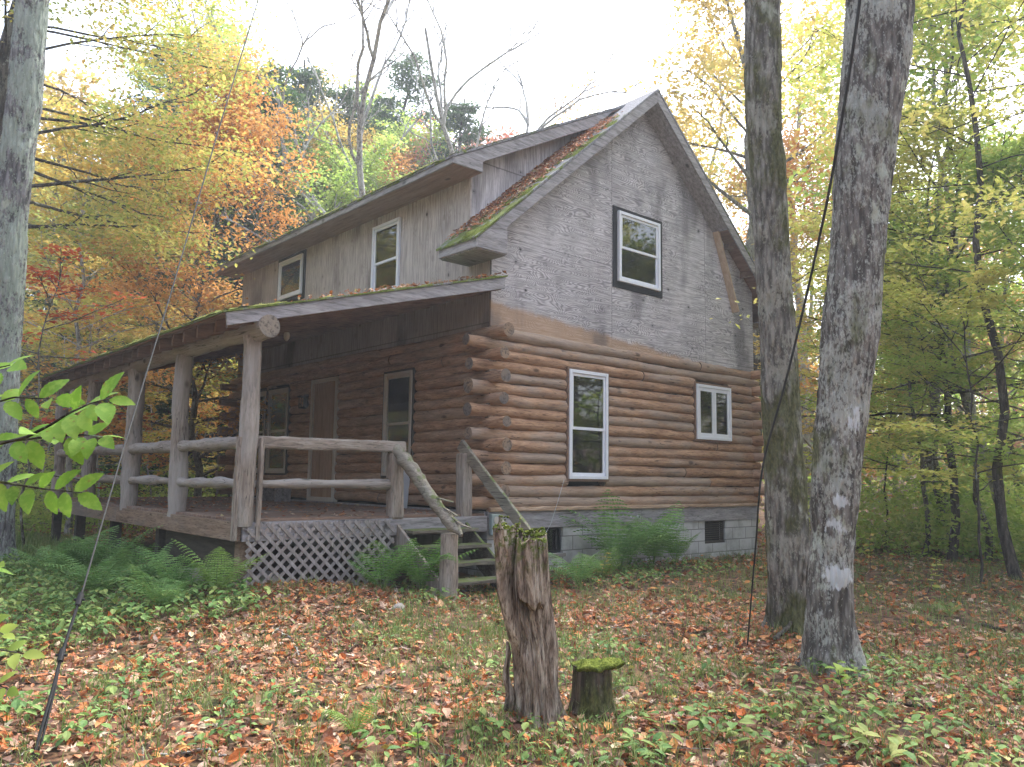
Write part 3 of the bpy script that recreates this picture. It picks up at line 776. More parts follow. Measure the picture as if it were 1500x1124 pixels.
# ---- windows --------------------------------------------------------------
def frame_of(side):
    return (lambda u, d, z: (u, -d, z)) if side == 'g' else (lambda u, d, z: (-d, u, z))
def lb(mb, side, a, b, mi=0):
    f = frame_of(side); mb.box(f(*a), f(*b), mi)
def ring(mb, side, u0, u1, z0, z1, d0, d1, w, mi=0):
    lb(mb, side, (u0, d0, z0), (u0+w, d1, z1), mi); lb(mb, side, (u1-w, d0, z0), (u1, d1, z1), mi)
    lb(mb, side, (u0+w, d0, z0), (u1-w, d1, z0+w), mi); lb(mb, side, (u0+w, d0, z1-w), (u1-w, d1, z1), mi)
def window(side, u0, u1, z0, z1, d, db, kind='double', backs=(), mat=None, trim=None, fw=.05, split=.5, label=None):
    mat = mat or M['vinyl']
    mb = MB(); ring(mb, side, u0, u1, z0, z1, db, d, fw)
    wo_ = mb.build('window', mat, HR, bevel=.004)
    if label: wo_['label'] = label
    if trim:
        t = MB(); ring(t, side, u0-trim, u1+trim, z0-trim, z1+trim*.7, .001, .012, trim+.01)
        t.build('black_flashing', M['flash'], wo_)
    a0, a1, b0, b1 = u0+fw, u1-fw, z0+fw, z1-fw; sw = .04
    if kind == 'double':
        zm = b0+(b1-b0)*split; cells = [(a0, a1, zm-.02, b1, d-.02), (a0, a1, b0, zm+.02, d-.034)]
    elif kind == 'pair':
        um = (a0+a1)/2; cells = [(a0, um, b0, b1, d-.015), (um, a1, b0, b1, d-.015)]
    elif kind == 'single': cells = [(a0, a1, b0, b1, d-.02)]
    for (p, q, r, s, dd) in cells:
        t = MB(); ring(t, side, p+.001, q-.001, r+.001, s-.001, dd-.012, dd, sw if kind != 'pair' else .06); so = t.build('sash', mat, wo_)
        t = MB(); lb(t, side, (p+.02, dd-.009, r+.02), (q-.02, dd-.006, s-.02)); t.build('pane', M['glass'], so)
    for (m, p, q, r, s, off) in backs:
        t = MB()
        if m in ('curtain_brown', 'curtain_pale'):
            f = frame_of(side); nn = 60; uu = np.linspace(p, q, nn)
            dd = np.full(nn, d-.055-off)+.006*np.sin(np.linspace(0, 40, nn))
            V = [f(uu[i], dd[i], r) for i in range(nn)]+[f(uu[i], dd[i], s) for i in range(nn)]
            t.add(V, [(i, i+1, nn+i+1, nn+i) for i in range(nn-1)])
        else: lb(t, side, (p, d-.058-off, r), (q, d-.054-off, s))
        t.build('curtain' if m != 'dark' else 'room_shade_panel', M[m], wo_)
    t = MB(); lb(t, side, (u0+.01, db-.012, z0+.01), (u1-.01, db-.008, z1-.01)); t.build('room_shade_panel', M['dark'], wo_)  # flat near-black panel, the unlit room's shade painted behind the glass
    return wo_
window('g', 1.455, 2.28, .41, 2.0, .075, -.06, 'double', [('curtain_brown', 1.5, 2.24, .46, 1.32, .0), ('curtain_pale', 1.5, 2.24, 1.15, 1.62, .012), ('blind', 1.5, 2.24, 1.62, 1.95, .02)], trim=None, split=.46, label='tall white double-hung window in the gable log wall')
window('g', 4.515, 5.525, 1.11, 2.05, .075, -.06, 'pair', [('curtain_pale', 4.55, 5.5, 1.15, 1.98, 0)], label='small white two-light window at the right of the log wall')
window('g', 2.555, 3.58, 3.50, 4.64, .06, .004, 'double', [], trim=.10, split=.49, label='white upstairs window framed in black flashing on the gable')
window('p', 1.74, 2.51, .42, 2.0, .07, -.06, 'double', [('curtain_pale', 1.78, 2.46, 1.25, 1.42, 0)], mat=M['vinyl_dull'], split=.5, label='tall window on the porch wall nearest the steps')
window('p', 5.84, 6.68, .44, 2.04, .07, -.06, 'double', [], mat=M['vinyl_dull'])
window('p', 6.80, 7.60, .44, 2.04, .07, -.06, 'double', [], mat=M['vinyl_dull'])
window('p', 2.25, 3.05, 3.32, 4.49, .05, .004, 'double', [], split=.45, label='taller dormer window over the porch roof')
window('p', 5.56, 6.54, 3.80, 4.57, .05, .004, 'single', [], trim=.10, label='small square dormer window framed in black flashing')
# frames of rough timber round the log openings
for side, (u0, u1, z0, z1) in (('g', O_TALL), ('g', O_SM), ('p', O_W1), ('p', O_W2), ('p', O_W3)):
    t = MB(); ring(t, side, u0-.035, u1+.035, z0-.035, z1+.035, -.08, .055, .034); t.build('window_surround', M['darkply'] if side == 'p' else M['rafter'], HR)
# door
t = MB(); ring(t, 'p', 4.00, 4.94, -.03, 2.10, -.03, .06, .07); dframe = t.build('door_frame', M['vinyl_dull'], HR, bevel=.004)
t = MB()
for k in range(7):
    a = 4.075+k*(.79/7); lb(t, 'p', (a+.003, -.02, 0.0), (a+.79/7-.003, .025, 2.03))
lb(t, 'p', (4.08, -.01, .0), (4.86, .0195, 2.02))
door = t.build('door', M['door'], HR, bevel=.004)
t = MB(); t.tube([(-.025, 4.80, .95), (-.09, 4.80, .95)], [.012, .025], 12); t.build('handle', M['black'], door)
# lantern beside the door
t = MB(); lb(t, 'p', (5.07, .03, 1.62), (5.19, .06, 1.86)); lb(t, 'p', (5.08, .06, 1.60), (5.18, .17, 1.63)); lb(t, 'p', (5.06, .05, 1.80), (5.20, .19, 1.83))
for a, b in ((5.08, .07), (5.17, .07), (5.08, .16), (5.17, .16)): lb(t, 'p', (a, b, 1.63), (a+.01, b+.01, 1.80))
t.build('porch_lantern', M['black'], HR)

# ---- porch ----------------------------------------------------------------
PX = -3.30
t = MB()
yy = -.02
for k in range(62):
    a = yy+k*.137
    if a > 8.35: break
    t.box((PX-.04, a, -.085), (-.06, a+.133, -.055+.002*math.sin(k*7)))
deck = t.build('porch_deck', M['deck'], HR, bevel=.003)
t = MB(); t.beam((PX-.065, -.03, -.185), (PX-.065, 4.2, -.185), .045, .20); t.beam((PX-.065, 4.205, -.185), (PX-.065, 8.40, -.185), .043, .20)
t.build('rim_board', M['brown_board_y'], deck, bevel=.004)
t = MB(); t.beam((PX-.04, -.055, -.185), (-.06, -.055, -.185), .04, .20); t.build('rim_board', M['fascia_x'], deck, bevel=.004)
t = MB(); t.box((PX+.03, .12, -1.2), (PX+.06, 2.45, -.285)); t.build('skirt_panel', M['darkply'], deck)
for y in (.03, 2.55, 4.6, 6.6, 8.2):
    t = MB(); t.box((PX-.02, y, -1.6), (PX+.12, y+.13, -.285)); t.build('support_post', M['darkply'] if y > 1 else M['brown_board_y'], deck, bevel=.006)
t = MB()
for k in range(9): t.box((PX, .3+k, -.27), (-.06, .34+k, -.09))
t.build('joist', M['rafter'], deck)
rg = np.random.default_rng(8); t = MB(); n = 650
p = np.stack([rg.uniform(-3.25, -.15, n), rg.uniform(0, 8.3, n), np.full(n, -.055)], -1); scatter(t, p, rg, (.04, .09), .2, .008)
tag(t.build('fallen_leaves', M['litter']), 'dry brown leaves scattered over the porch floor', 'fallen leaves', kind='stuff')
# lattice on the front under the deck
t = MB(); x0, x1, z0, z1 = PX+.0, -1.50, -1.0, -.10
def clip_strip(s, sgn):
    # line x = s + sgn*(z-z0)
    pts = []
    za = z0; xa = s; zb = z1; xb = s+sgn*(z1-z0)
    if sgn > 0:
        if xa < x0: za = z0+(x0-xa); xa = x0
        if xb > x1: zb = z0+(x1-s); xb = x1
    else:
        if xa > x1: za = z0+(s-x1); xa = x1
        if xb < x0: zb = z0+(s-x0); xb = x0
    return (xa, za, xb, zb) if zb-za > .03 else None
k = x0-1.0
while k < x1+1:
    for sg, y in ((1, -.088), (-1, -.096)):
        q = clip_strip(k, sg)
        if q: t.beam((q[0], y, q[1]), (q[2], y, q[3]), .007, .036, up=(0, 1, 0.0)) if False else t.beam((q[0], y, q[1]), (q[2], y, q[3]), .036, .007, up=(0, 1, 0))
    k += .132
t.build('lattice', M['lattice'], HR)
t = MB()
V = [(-3.28, -.082, -1.2), (-2.62, -.082, -1.2), (-2.75, -.082, -.82), (-2.95, -.082, -.62), (-3.1, -.082, -.78), (-3.28, -.082, -.85)]
prism(t, [(p[0], p[2]) for p in V], -.084, .25); t.build('footing', M['concrete'], HR)
# posts, beam, rails
def pole(name, p0, p1, r, mat, seed, parent=HR, taper=0., endm='end_grey', amp=1.6, sides=20, wob=.012):
    t = MB(); add_log(t, p0, p1, r, seed, sides, .07, taper, wob, amp)
    return t.build(name, [M[mat], M[endm]], parent, smooth=True)
for k, (y, r) in enumerate(((.0, .10), (2.02, .108), (3.98, .11), (6.1, .105), (8.22, .10))):
    pole('porch_post', (PX-.0, y, -.12), (PX-.01, y, 1.89), r, 'post_z', 3+k*2.3, taper=-.06, wob=.02)
for (x, y, h, w) in ((PX-.12, -.03, .80, .045), (PX+.11, -.08, .80, .04)):
    t = MB(); t.beam((x, y, -.28), (x+.01, y, h), w, .075, up=(0, 1, 0), seg=8, wob=.003, seed=int(x*-10)); t.build('post_cleat', M['post_z'], HR, bevel=.006)
pole('beam', (PX+.02, -.36, 1.955), (PX, 8.6, 1.965), .105, 'post_y', 5.5, taper=-.15)
ys = [0, 2.02, 3.98, 6.1, 8.22]
for k in range(4):
    pole('hand_rail', (PX, ys[k]+.07, .745), (PX, ys[k+1]-.07, .745), .070, 'post_y', 11+k, wob=.008)
    pole('lower_rail', (PX, ys[k]+.07, .305), (PX, ys[k+1]-.07, .305), .056, 'post_y', 21+k, wob=.012)
t = MB(); t.beam((PX+.07, .0, .755), (-1.33, .0, .765), .13, .135, seg=24, wob=.004, seed=5); t.build('hand_rail', M['post_x'], HR, bevel=.025)
pole('lower_rail', (PX+.07, .0, .31), (-1.5, .0, .305), .052, 'post_x', 33, wob=.012)
# stair newels, rails, treads
t = MB(); t.beam((-1.44, -.01, -.1), (-1.46, -.01, .69), .17, .17, up=(0, 1, 0), seg=6, wob=.004, seed=2); t.build('newel_post', M['post_z'], HR, bevel=.03)
t = MB(); t.beam((-.37, .02, -.3), (-.39, .02, .72), .15, .16, up=(0, 1, 0), seg=6, wob=.004, seed=4); t.build('newel_post', M['post_z'], HR, bevel=.02)
STEP = MB()
steps = empty('stairs', (0, 0, 0), None, None); steps.parent = HR; steps.location = (0, 0, .9)
rg = np.random.default_rng(2)
t = MB(); P0 = np.array([-1.46, .02, .76]); P1 = np.array([-1.47, -1.36, -.22]); n = 26
tt = np.linspace(0, 1, n); pts = P0+(P1-P0)*tt[:, None]+np.outer(.02*np.sin(tt*7), [0, 0, 1])
rad = .085*(1-.25*tt)+.008*rg.normal(size=n); rad[-3:] *= [.75, .6, .3]
t.tube(pts, rad, 14, 0, lambda P: .012*fbm(P*9, 3, 2), True, 1)
for q in range(5):
    a = P0+(P1-P0)*rg.uniform(.6, .95); t.beam(a+[0, 0, .05], a+[0, rg.uniform(-.35, -.2), rg.uniform(-.12, .02)], .03, .012, seed=q)
t.build('stair_rail', [M['rail_moss'], M['end_grey']], HR, smooth=True)
t = MB(); t.beam((-.38, .12, .84), (-.38, -1.30, -.30), .045, .15, seg=14, wob=.003, seed=9); t.build('stair_rail', M['rail_moss'], HR, bevel=.008)
pole('stair_post', (-1.45, -1.12, -1.3), (-1.45, -1.12, -.20), .10, 'post_z', 41, wob=.006)
t = MB(); t.beam((-.36, -1.15, -1.3), (-.36, -1.15, -.28), .09, .09, up=(0, 1, 0)); t.build('stair_post', M['post_z'], HR, bevel=.01)
for k in range(4):
    z = -.235-k*.175; y = -.20-k*.25
    t = MB(); t.beam((-1.40, y, z), (-.40, y, z), .27, .04, seg=6, wob=.002, seed=k); t.build('tread', M['tread'], HR, bevel=.006)
for x in (-1.43, -.40):
    t = MB(); prism(t, [(-.02, -.12), (-.02, -.48), (-1.0, -1.15), (-1.12, -1.05), (-1.12, -.85)], x-.02, x+.02, axis='x'); t.build('stringer', M['tread'] if x > -1 else M['post_z'], HR, bevel=.004)
bpy.data.objects.remove(steps)
# porch roof
def pz(x): return 2.06+(x+3.74)*.2735
t = MB(); prism(t, [(.0, pz(0)), (-3.78, pz(-3.78)), (-3.78, pz(-3.78)-.02), (.0, pz(0)-.02)], -.345, L+.14)
proof = t.build('porch_roof', M['shingle'], HR)
t = MB(); prism(t, [(.0, pz(0)-.022), (-3.75, pz(-3.75)-.022), (-3.75, pz(-3.75)-.042), (.0, pz(0)-.042)], -.30, L+.12); t.build('roof_sheathing', M['soffit'], proof)
y = -.22; k = 0
rg = np.random.default_rng(12)
while y < L+.1:
    e = -3.66+rg.uniform(-.03, .03)
    t = MB(); prism(t, [(-.002, pz(0)-.044), (e, pz(e)-.044), (e, pz(e)-.044-.135), (-.002, pz(0)-.044-.135)], y, y+.042); t.build('rafter', M['rafter'], proof)
    y += .40+(.0 if k % 2 else .02); k += 1
t = MB(); prism(t, [(-.03, pz(-.03)-.022), (-3.74, pz(-3.74)-.022), (-3.72, pz(-3.72)-.16), (-.03, pz(-.03)-.175)], -.328, -.30); t.build('rake_board', M['fascia_x'], proof, bevel=.004)
moss_patch('moss', lambda u, v: np.stack([-3.79+v*.3, -.345+u*8.85, pz(-3.79)+.2735*v*.3+.002], -1), 900, 24, .045, -.22, proof, M['moss_dull'], 15)
moss_patch('moss', lambda u, v: np.stack([-3.7+u*3.6, -.345+v*.3, pz(-3.7)+.2735*u*3.6+.002], -1), 400, 24, .03, -.02, proof, M['moss_dull'], 17)
t = MB(); n = 420; u = np.concatenate([rg.normal(-1.55, .22, 150), rg.normal(-.35, .35, 110), rg.uniform(-3.6, 0, 160)]); u = np.clip(u, -3.7, -.02); v = rg.uniform(-.33, .5, n)
scatter(t, np.stack([u, v, pz(0)+.2735*u+.02], -1), rg, (.05, .09), .5, .02)
tag(t.build('fallen_leaves', M['litter']), 'yellow and brown leaves caught along the front of the mossy porch roof', 'fallen leaves', kind='stuff')
# bulb, white board, meter box, bench, grey box
q = spot(420, 493, 10.6)
t = MB(); t.tube([(q[0], q[1], 2.16), (q[0], q[1], q[2]+.05)], .02, 8); t.tube([(q[0], q[1], q[2]+.05), (q[0], q[1], q[2]+.02), (q[0], q[1], q[2]-.03), (q[0], q[1], q[2]-.06)], [.03, .04, .035, .01], 12, 1)
t.build('porch_light', [M['black'], M['vinyl_dull']], HR, smooth=True)
t = MB(); t.beam((-.12, 1.80, -.05), (-.09, 1.78, .50), .05, .12, up=(1, 0, 0)); tag(t.build('white_board', M['pvc'], bevel=.006), 'short pale board standing on end behind the stair newel', 'board')
t = MB(); t.box((.0, -.10, -.34), (.15, -.03, -.06)); mt = t.build('meter_box', M['metergrey'], HR, bevel=.012)
t = MB(); t.tube([(.075, -.11, -.14), (.075, -.10, -.14)], .045, 16); t.build('dial', M['vinyl_dull'], mt)
BN = empty('porch_bench', (-.45, 5.35, -.055), 'low grey bench standing against the porch wall below the left windows', 'bench')
for y0, y1 in ((4.95, 5.8),):
    t = MB(); t.box((-.62, y0, .27), (-.46, y1, .305)); t.box((-.45, y0, .272), (-.29, y1, .307)); t.build('seat', M['fascia_y'], BN, bevel=.005)
    for yy_ in (y0+.08, y1-.12):
        t = MB(); t.box((-.60, yy_, -.053), (-.31, yy_+.04, .268)); t.build('leg', M['fascia_y'], BN, bevel=.004)
tag(pole('porch_block', (-2.9, .9, -.05), (-2.9, .9, .0), .01, 'post_z', 3, None), 'x') if False else None
# ------------------------------------------------------------------ trees
LEAF4 = (np.array([(0, -.5, 0), (.30, 0, .10), (0, .5, 0), (-.30, 0, .10)]), np.array([(0, 1, 2), (0, 2, 3)]))
def leaf_cloud(mb, C, sp, per, size, rng, tilt=.5, mi=0, droop=0.0):
    C = np.repeat(np.asarray(C), per, 0); n = len(C)
    sp = np.repeat(np.broadcast_to(np.asarray(sp, float), (n//per, 3)), per, 0)
    o = rng.normal(size=(n, 3))*.5
    P = C+o*sp; P[:, 2] -= droop*np.hypot(o[:, 0]*sp[:, 0], o[:, 1]*sp[:, 1])
    N = np.stack([rng.normal(0, tilt, n), rng.normal(0, tilt, n), np.ones(n)], -1)
    place(mb, LEAF4, P, N, rng.uniform(0, 6.28, n), rng.uniform(.6, 1.15, n)*size, mi)

def spline(p, d, Ln, n, rng, wig=.12, up=0.0):
    P = [np.array(p, float)]; d = np.array(d, float); d /= np.linalg.norm(d)
    for i in range(n):
        d = d+rng.normal(0, wig, 3)+np.array([0, 0, up/n]); d /= np.linalg.norm(d)
        P.append(P[-1]+d*Ln/n)
    return np.array(P)

KINDS = dict(
 beech=dict(r=.075, cb=.22, nb=34, bl=.34, el=(.55, .05), leaf=.12, sp=(.50, .50, .10), per=15, sub=5, tilt=.35, droop=.12),
 bushy=dict(r=.09, cb=.12, nb=46, bl=.36, el=(.9, .25), leaf=.13, sp=(.45, .45, .22), per=15, sub=5, tilt=.6, droop=.1),
 maple=dict(r=.17, cb=.38, nb=30, bl=.42, el=(.6, .0), leaf=.16, sp=(.65, .65, .22), per=20, sub=6, tilt=.5, droop=.35),
 tall=dict(r=.17, cb=.5, nb=24, bl=.25, el=(.9, .3), leaf=.17, sp=(.6, .6, .3), per=10, sub=4, tilt=.6, droop=0),
 sparse=dict(r=.10, cb=.35, nb=22, bl=.28, el=(.9, .4), leaf=.14, sp=(.4, .4, .2), per=6, sub=4, tilt=.6, droop=0),
 under=dict(r=.035, cb=.25, nb=16, bl=.42, el=(.45, .05), leaf=.12, sp=(.42, .42, .06), per=12, sub=4, tilt=.3, droop=.1),
 conifer=dict(r=.14, cb=.08, nb=80, bl=.24, el=(.1, .15), leaf=.16, sp=(.34, .34, .10), per=14, sub=4, tilt=.5, droop=.25),
)
def tree_parts(kind, H, seed, dens=1.0, lean=(0, 0), az0=None, leafk=1.0, crown=True, blk=1.0, rk=1.0):
    k = dict(KINDS[kind]); k['bl'] *= blk; rng = np.random.default_rng(seed)
    tr = MB(); cr = MB()
    n = 14; t = np.linspace(0, 1, n)
    wx = np.cumsum(rng.normal(0, .011, n)); wy = np.cumsum(rng.normal(0, .011, n)); wx -= wx[0]; wy -= wy[0]
    T = np.stack([(wx+lean[0]*t)*H, (wy+lean[1]*t)*H, t*H-.15*(t == 0)], -1)
    R0 = k['r']*H/10*rk
    rad = R0*(1-t*.88)+.006; rad[0] *= 1.25
    tr.tube(T, rad, 8, cap=False)
    def at_t(q): return np.array([np.interp(q, t, T[:, j]) for j in range(3)])
    C = []
    for b in range(k['nb']):
        q = k['cb']+(1-k['cb'])*((b+rng.random())/k['nb'])**(.9)*.98
        f = (q-k['cb'])/(1-k['cb'])
        if kind == 'conifer': Ln = k['bl']*H*(1-f)**.8*rng.uniform(.75, 1.1)+.25
        elif kind in ('under', 'beech'): Ln = k['bl']*H*(.35+.65*math.sin(math.pi*min(1, (f*.8+.25))))*rng.uniform(.6, 1.1)
        else: Ln = k['bl']*H*(.45+.55*math.sin(math.pi*min(1, f*.75+.25)))*rng.uniform(.65, 1.15)
        a = b*2.4+rng.uniform(-.5, .5)
        if az0 is not None: a = az0+rng.normal(0, .8)
        el = k['el'][1]+(k['el'][0])*f+rng.uniform(-.15, .15)
        if kind == 'conifer': el = .35*f-.12+rng.uniform(-.1, .1)
        p = at_t(q)
        B = spline(p, (math.cos(a)*math.cos(el), math.sin(a)*math.cos(el), math.sin(el)), Ln, 6, rng, .09, -.15 if kind == 'maple' else .12)
        br = max(.012, R0*(1-q)*(.55 if kind != 'maple' else .30))
        tr.tube(B, np.linspace(br, .006, 7), 5, cap=False)
        for s in range(k['sub']):
            w = .3+.7*(s+.5)/k['sub']; i = min(5, int(w*6)); sp_ = B[i]+(B[i+1]-B[i])*(w*6-i)
            d = B[i+1]-B[i]; d = d/np.linalg.norm(d)
            sgn = 1 if s % 2 else -1
            side = np.cross(d, [0, 0, 1])*sgn*rng.uniform(.5, 1.1)
            S = spline(sp_, d+side+[0, 0, rng.uniform(-.1, .2)], Ln*rng.uniform(.22, .42)*(1.15-w*.6), 4, rng, .12)
            tr.tube(S, np.linspace(br*.4+.003, .003, 5), 3, cap=False)
            C += [S[2], S[4], (S[3]+S[4])/2+rng.normal(0, .1, 3)]
        C.append(B[6])
    if crown:
        C = np.array(C)
        per = max(2, int(k['per']*dens))
        spk = np.array(k['sp'])*(H/9)**.5
        leaf_cloud(cr, C, spk, per, k['leaf']*leafk, rng, k['tilt'], 0, k['droop'])
    return tr, cr
def tree(name, kind, H, seed, xy, label, bark_, leaf, dens=1.0, lean=(0, 0), az0=None, leafk=1.0, group=None, cat='tree', rz=0, sink=.1, blk=1.0, rk=1.0):
    tr, cr = tree_parts(kind, H, seed, dens, lean, az0, leafk, blk=blk, rk=rk)
    z = float(ground_z(xy[0], xy[1]))-sink
    e = empty(name, (xy[0], xy[1], z), label, cat, group)
    e.rotation_euler = (0, 0, rz)
    o = tr.build('trunk', M[bark_], e, loc=(0, 0, 0), smooth=True); o.location = (0, 0, 0)
    o = cr.build('crown', M[leaf], e, loc=(0, 0, 0)); o.location = (0, 0, 0)
    return e

# -- the two large trunks in front of the house, and the one at the left edge
def big_trunk(name, prof, depth, bark_, label, seed, top_extra, dlean=0.0, sides=150, roots=5):
    """prof: rows of (photo y, photo x left, photo x right); depth of the foot; dlean: change of depth towards the top"""
    prof = np.array(prof, float); y = prof[:, 0]; f = (y.max()-y)/(y.max()-y.min())
    dep = depth+dlean*f
    C = np.array([spot((a+b)/2, yy, d) for (yy, a, b), d in zip(prof, dep)])
    rad = (prof[:, 2]-prof[:, 1])/2/F_PX*dep*.965
    o = np.argsort(C[:, 2]); C = C[o]; rad = rad[o]
    foot = C[0].copy(); gz = float(ground_z(foot[0], foot[1]))
    zs = np.arange(gz-.25, C[-1, 2]+top_extra, .035)
    slope = (C[-1, :2]-C[-3, :2])/(C[-1, 2]-C[-3, 2])
    X = np.interp(zs, C[:, 2], C[:, 0]); Y = np.interp(zs, C[:, 2], C[:, 1]); rr = np.interp(zs, C[:, 2], rad)
    m = zs > C[-1, 2]
    X[m] = C[-1, 0]+slope[0]*(zs[m]-C[-1, 2]); Y[m] = C[-1, 1]+slope[1]*(zs[m]-C[-1, 2]); rr[m] = rad[-1]*(1-.55*(zs[m]-C[-1, 2])/top_extra)
    # smooth the path
    ker = np.ones(15)/15
    for A in (X, Y, rr):
        pad = np.pad(A, 7, mode='edge'); A[:] = np.convolve(pad, ker, 'valid')
    hgt = zs-gz
    rng = np.random.default_rng(seed)
    pa = rng.uniform(0, 6.28, roots)
    def disp(P):
        # fissured plates and a root flare
        cx = np.interp(P[:, 2], zs, X); cy = np.interp(P[:, 2], zs, Y)
        a = np.arctan2(P[:, 1]-cy, P[:, 0]-cx); h = P[:, 2]-gz
        q = P*np.array([1, 1, .28])
        d = .022*np.abs(fbm(q*20+seed, 3, seed))*-1.6+.006*vnoise(q*55, 4)+.016*fbm(P*2.6+seed, 2, 5)+.012
        fl = np.exp(-np.clip(h, 0, 9)/.22)
        for r_ in pa: d = d+fl*.11*np.exp(-(((a-r_+np.pi) % (2*np.pi)-np.pi)**2)/.10)
        return d+fl*.035
    tb = MB(); pts = np.stack([X, Y, zs], -1)
    tb.tube(pts, rr, sides, 0, disp, cap=False)
    e = empty(name, (foot[0], foot[1], gz), label, 'tree')
    tb.build('trunk', M[bark_], e, smooth=True)
    # limbs and a crown high above the frame
    cb = MB(); cc = MB(); Cn = []
    for k in range(9):
        i = int(len(zs)*(.72+.27*k/9)); a = k*2.4+seed
        B = spline(pts[i], (math.cos(a), math.sin(a), .9), 2.6, 6, rng, .1, .2)
        cb.tube(B, np.linspace(rr[i]*.4, .01, 7), 6, cap=False)
        for s in range(4): Cn.append(B[3+s % 4]+rng.normal(0, .3, 3))
    cb.build('limb', M[bark_], e, smooth=True)
    leaf_cloud(cc, np.array(Cn), (.9, .9, .4), 26, .15, rng, .5)
    cc.build('crown', M['lf_yellow'], e)
    return e
big_trunk('maple_tree', [(985, 1185, 1247), (936, 1184, 1246), (861, 1186.5, 1245), (787, 1188, 1250), (712, 1191, 1255.6), (637, 1194, 1263), (570, 1201, 1274), (500, 1203, 1282), (470, 1207, 1288), (450, 1211, 1290), (392, 1217, 1290), (321, 1222, 1297), (240, 1225.5, 1305.6), (160, 1229.5, 1316), (80, 1237.5, 1332), (0, 1243, 1337), (-60, 1248, 1343)],
          6.30, 'bark_main', 'thick grey trunk with white blotches leaning right, nearest tree on the right', 3, 5.5, .5)
big_trunk('maple_tree', [(925, 1136, 1180), (861, 1128.6, 1184.6), (787, 1123, 1186.5), (712, 1123, 1180), (637, 1119, 1173), (570, 1115.6, 1169), (481, 1114, 1163.6), (392, 1108.5, 1156.5), (250, 1101, 1149), (160, 1093, 1142), (0, 1091, 1142), (-60, 1090, 1141)],
          7.8, 'bark_mossy', 'mossy brown-grey trunk standing just left of the white-blotched trunk', 7, 5.5, .3)
big_trunk('maple_tree', [(856, -24, 13), (680, -18, 22), (600, -13, 23.5), (480, -12, 29), (391, -8, 35), (320, -4, 37), (213, 5, 50), (142, 13, 59), (0, 27, 68), (-60, 33, 73)],
          10.9, 'bark_left', 'grey trunk spotted with pale lichen at the left edge beside the porch', 12, 5.0, .2)
# long-reaching turning maple whose boughs hang over the left of the view
def A(px, D): return bearing(px, D)
tree('maple_tree', 'maple', 13.5, 21, A(-40, 14.5), 'dark-trunked maple with drooping yellow, green and orange boughs, upper left', 'bark_dark', 'lf_maple', 2.6, (.03, .0), az0=-.1, leafk=.62, blk=.60)
tree('maple_tree', 'under', 4.6, 22, A(48, 14.5), 'small maple with scarlet leaf sprays beside the lichen-spotted trunk', 'bark_mid', 'lf_scarlet', .5)
tree('beech_tree', 'bushy', 9.6, 23, A(288, 18.5), 'round bright orange beech behind the far end of the porch roof', 'bark_mid', 'lf_orange', 2.2, leafk=.85, blk=.8)
tree('beech_tree', 'beech', 8.6, 24, A(105, 19), 'pale gold beech left of the round orange beech', 'bark_pale', 'lf_gold', 1.5)
tree('birch_tree', 'beech', 8.0, 25, A(195, 24), 'gold-leaved beech low behind the porch corner', 'bark_mid', 'lf_orange', 1.2)
for i, (px, D, H, kd, lf, lab) in enumerate(((360, 26, 9.5, 'bushy', 'lf_green', 'green broadleaf tree directly above the left tip of the dormer roof'), (425, 29, 10.5, 'bushy', 'lf_gold', 'yellow bushy tree behind the bare crooked tree'),
        (500, 27, 9.0, 'bushy', 'lf_green', 'green tree low behind the forked bare tree'), (570, 29, 9.5, 'bushy', 'lf_orange', 'russet tree peeping over the dormer roof right of the forked bare tree'),
        (630, 31, 11, 'bushy', 'lf_green', 'green tree between the forked bare tree and the pink-red maple'), (300, 32, 13, 'bushy', 'lf_green', 'tall green tree high behind the round orange beech'))):
    tree('hillside_tree', kd, H*1.18, 80+i, A(px, D), lab, 'bark_mid', lf, 2.2, leafk=1.1)
for i, (px, D, H, lab) in enumerate(((330, 24, 13.5, 'dark hemlock just right of the guy wire above the orange beech'), (610, 30, 15, 'hemlock between the forked bare tree and the Y-shaped pale tree'), (255, 25, 12, 'nearest dark hemlock directly behind the orange beech'), (470, 31, 15.5, 'hemlock behind the yellow bushy tree, above the dormer roof'), (225, 30, 15, 'dark green hemlock rising left behind the orange beech'), (345, 27, 13.5, 'dark hemlock between the orange beech and the dormer roof'),
        (405, 31, 16, 'tall blue-green hemlock beyond the left end of the dormer roof'), (585, 33, 18, 'hazy hemlock behind the forked bare tree'), (150, 34, 17, 'dim hemlock high behind the pale gold beech'))):
    tree('hemlock_tree', 'conifer', H, 30+i, A(px, D), lab, 'bark_dark', 'lf_dark', 1.2, leafk=1.1)
tree('birch_tree', 'tall', 15, 40, A(455, 34), 'yellow-crowned tree above the left end of the dormer roof', 'bark_mid', 'lf_gold', 2.4)
tree('oak_tree', 'bushy', 13.0, 41, A(690, 31), 'pink-red maple showing above the middle of the dormer roof', 'bark_mid', 'lf_red', 1.4, leafk=1.1)
tree('oak_tree', 'sparse', 15.5, 42, A(845, 33), 'thin orange-leaved tree just left of the roof peak', 'bark_mid', 'lf_orange', 1.5)
tree('beech_tree', 'tall', 14.5, 92, A(1180, 27), 'tall pale green tree high between the two big trunks', 'bark_pale', 'lf_yellow', 1.6)
tree('beech_tree', 'bushy', 10.5, 43, A(1195, 25), 'orange beech seen between the two big trunks', 'bark_pale', 'lf_orange', 1.6)
tree('beech_tree', 'bushy', 9.0, 44, A(1310, 30), 'distant orange tree right of the leaning trunk', 'bark_mid', 'lf_gold', 1.2)
tree('beech_tree', 'beech', 10.5, 45, A(1385, 17), 'slim dark-trunked tree with airy yellow-green leaves, upper right', 'bark_dark', 'lf_yellow', 1.0, leafk=.85)
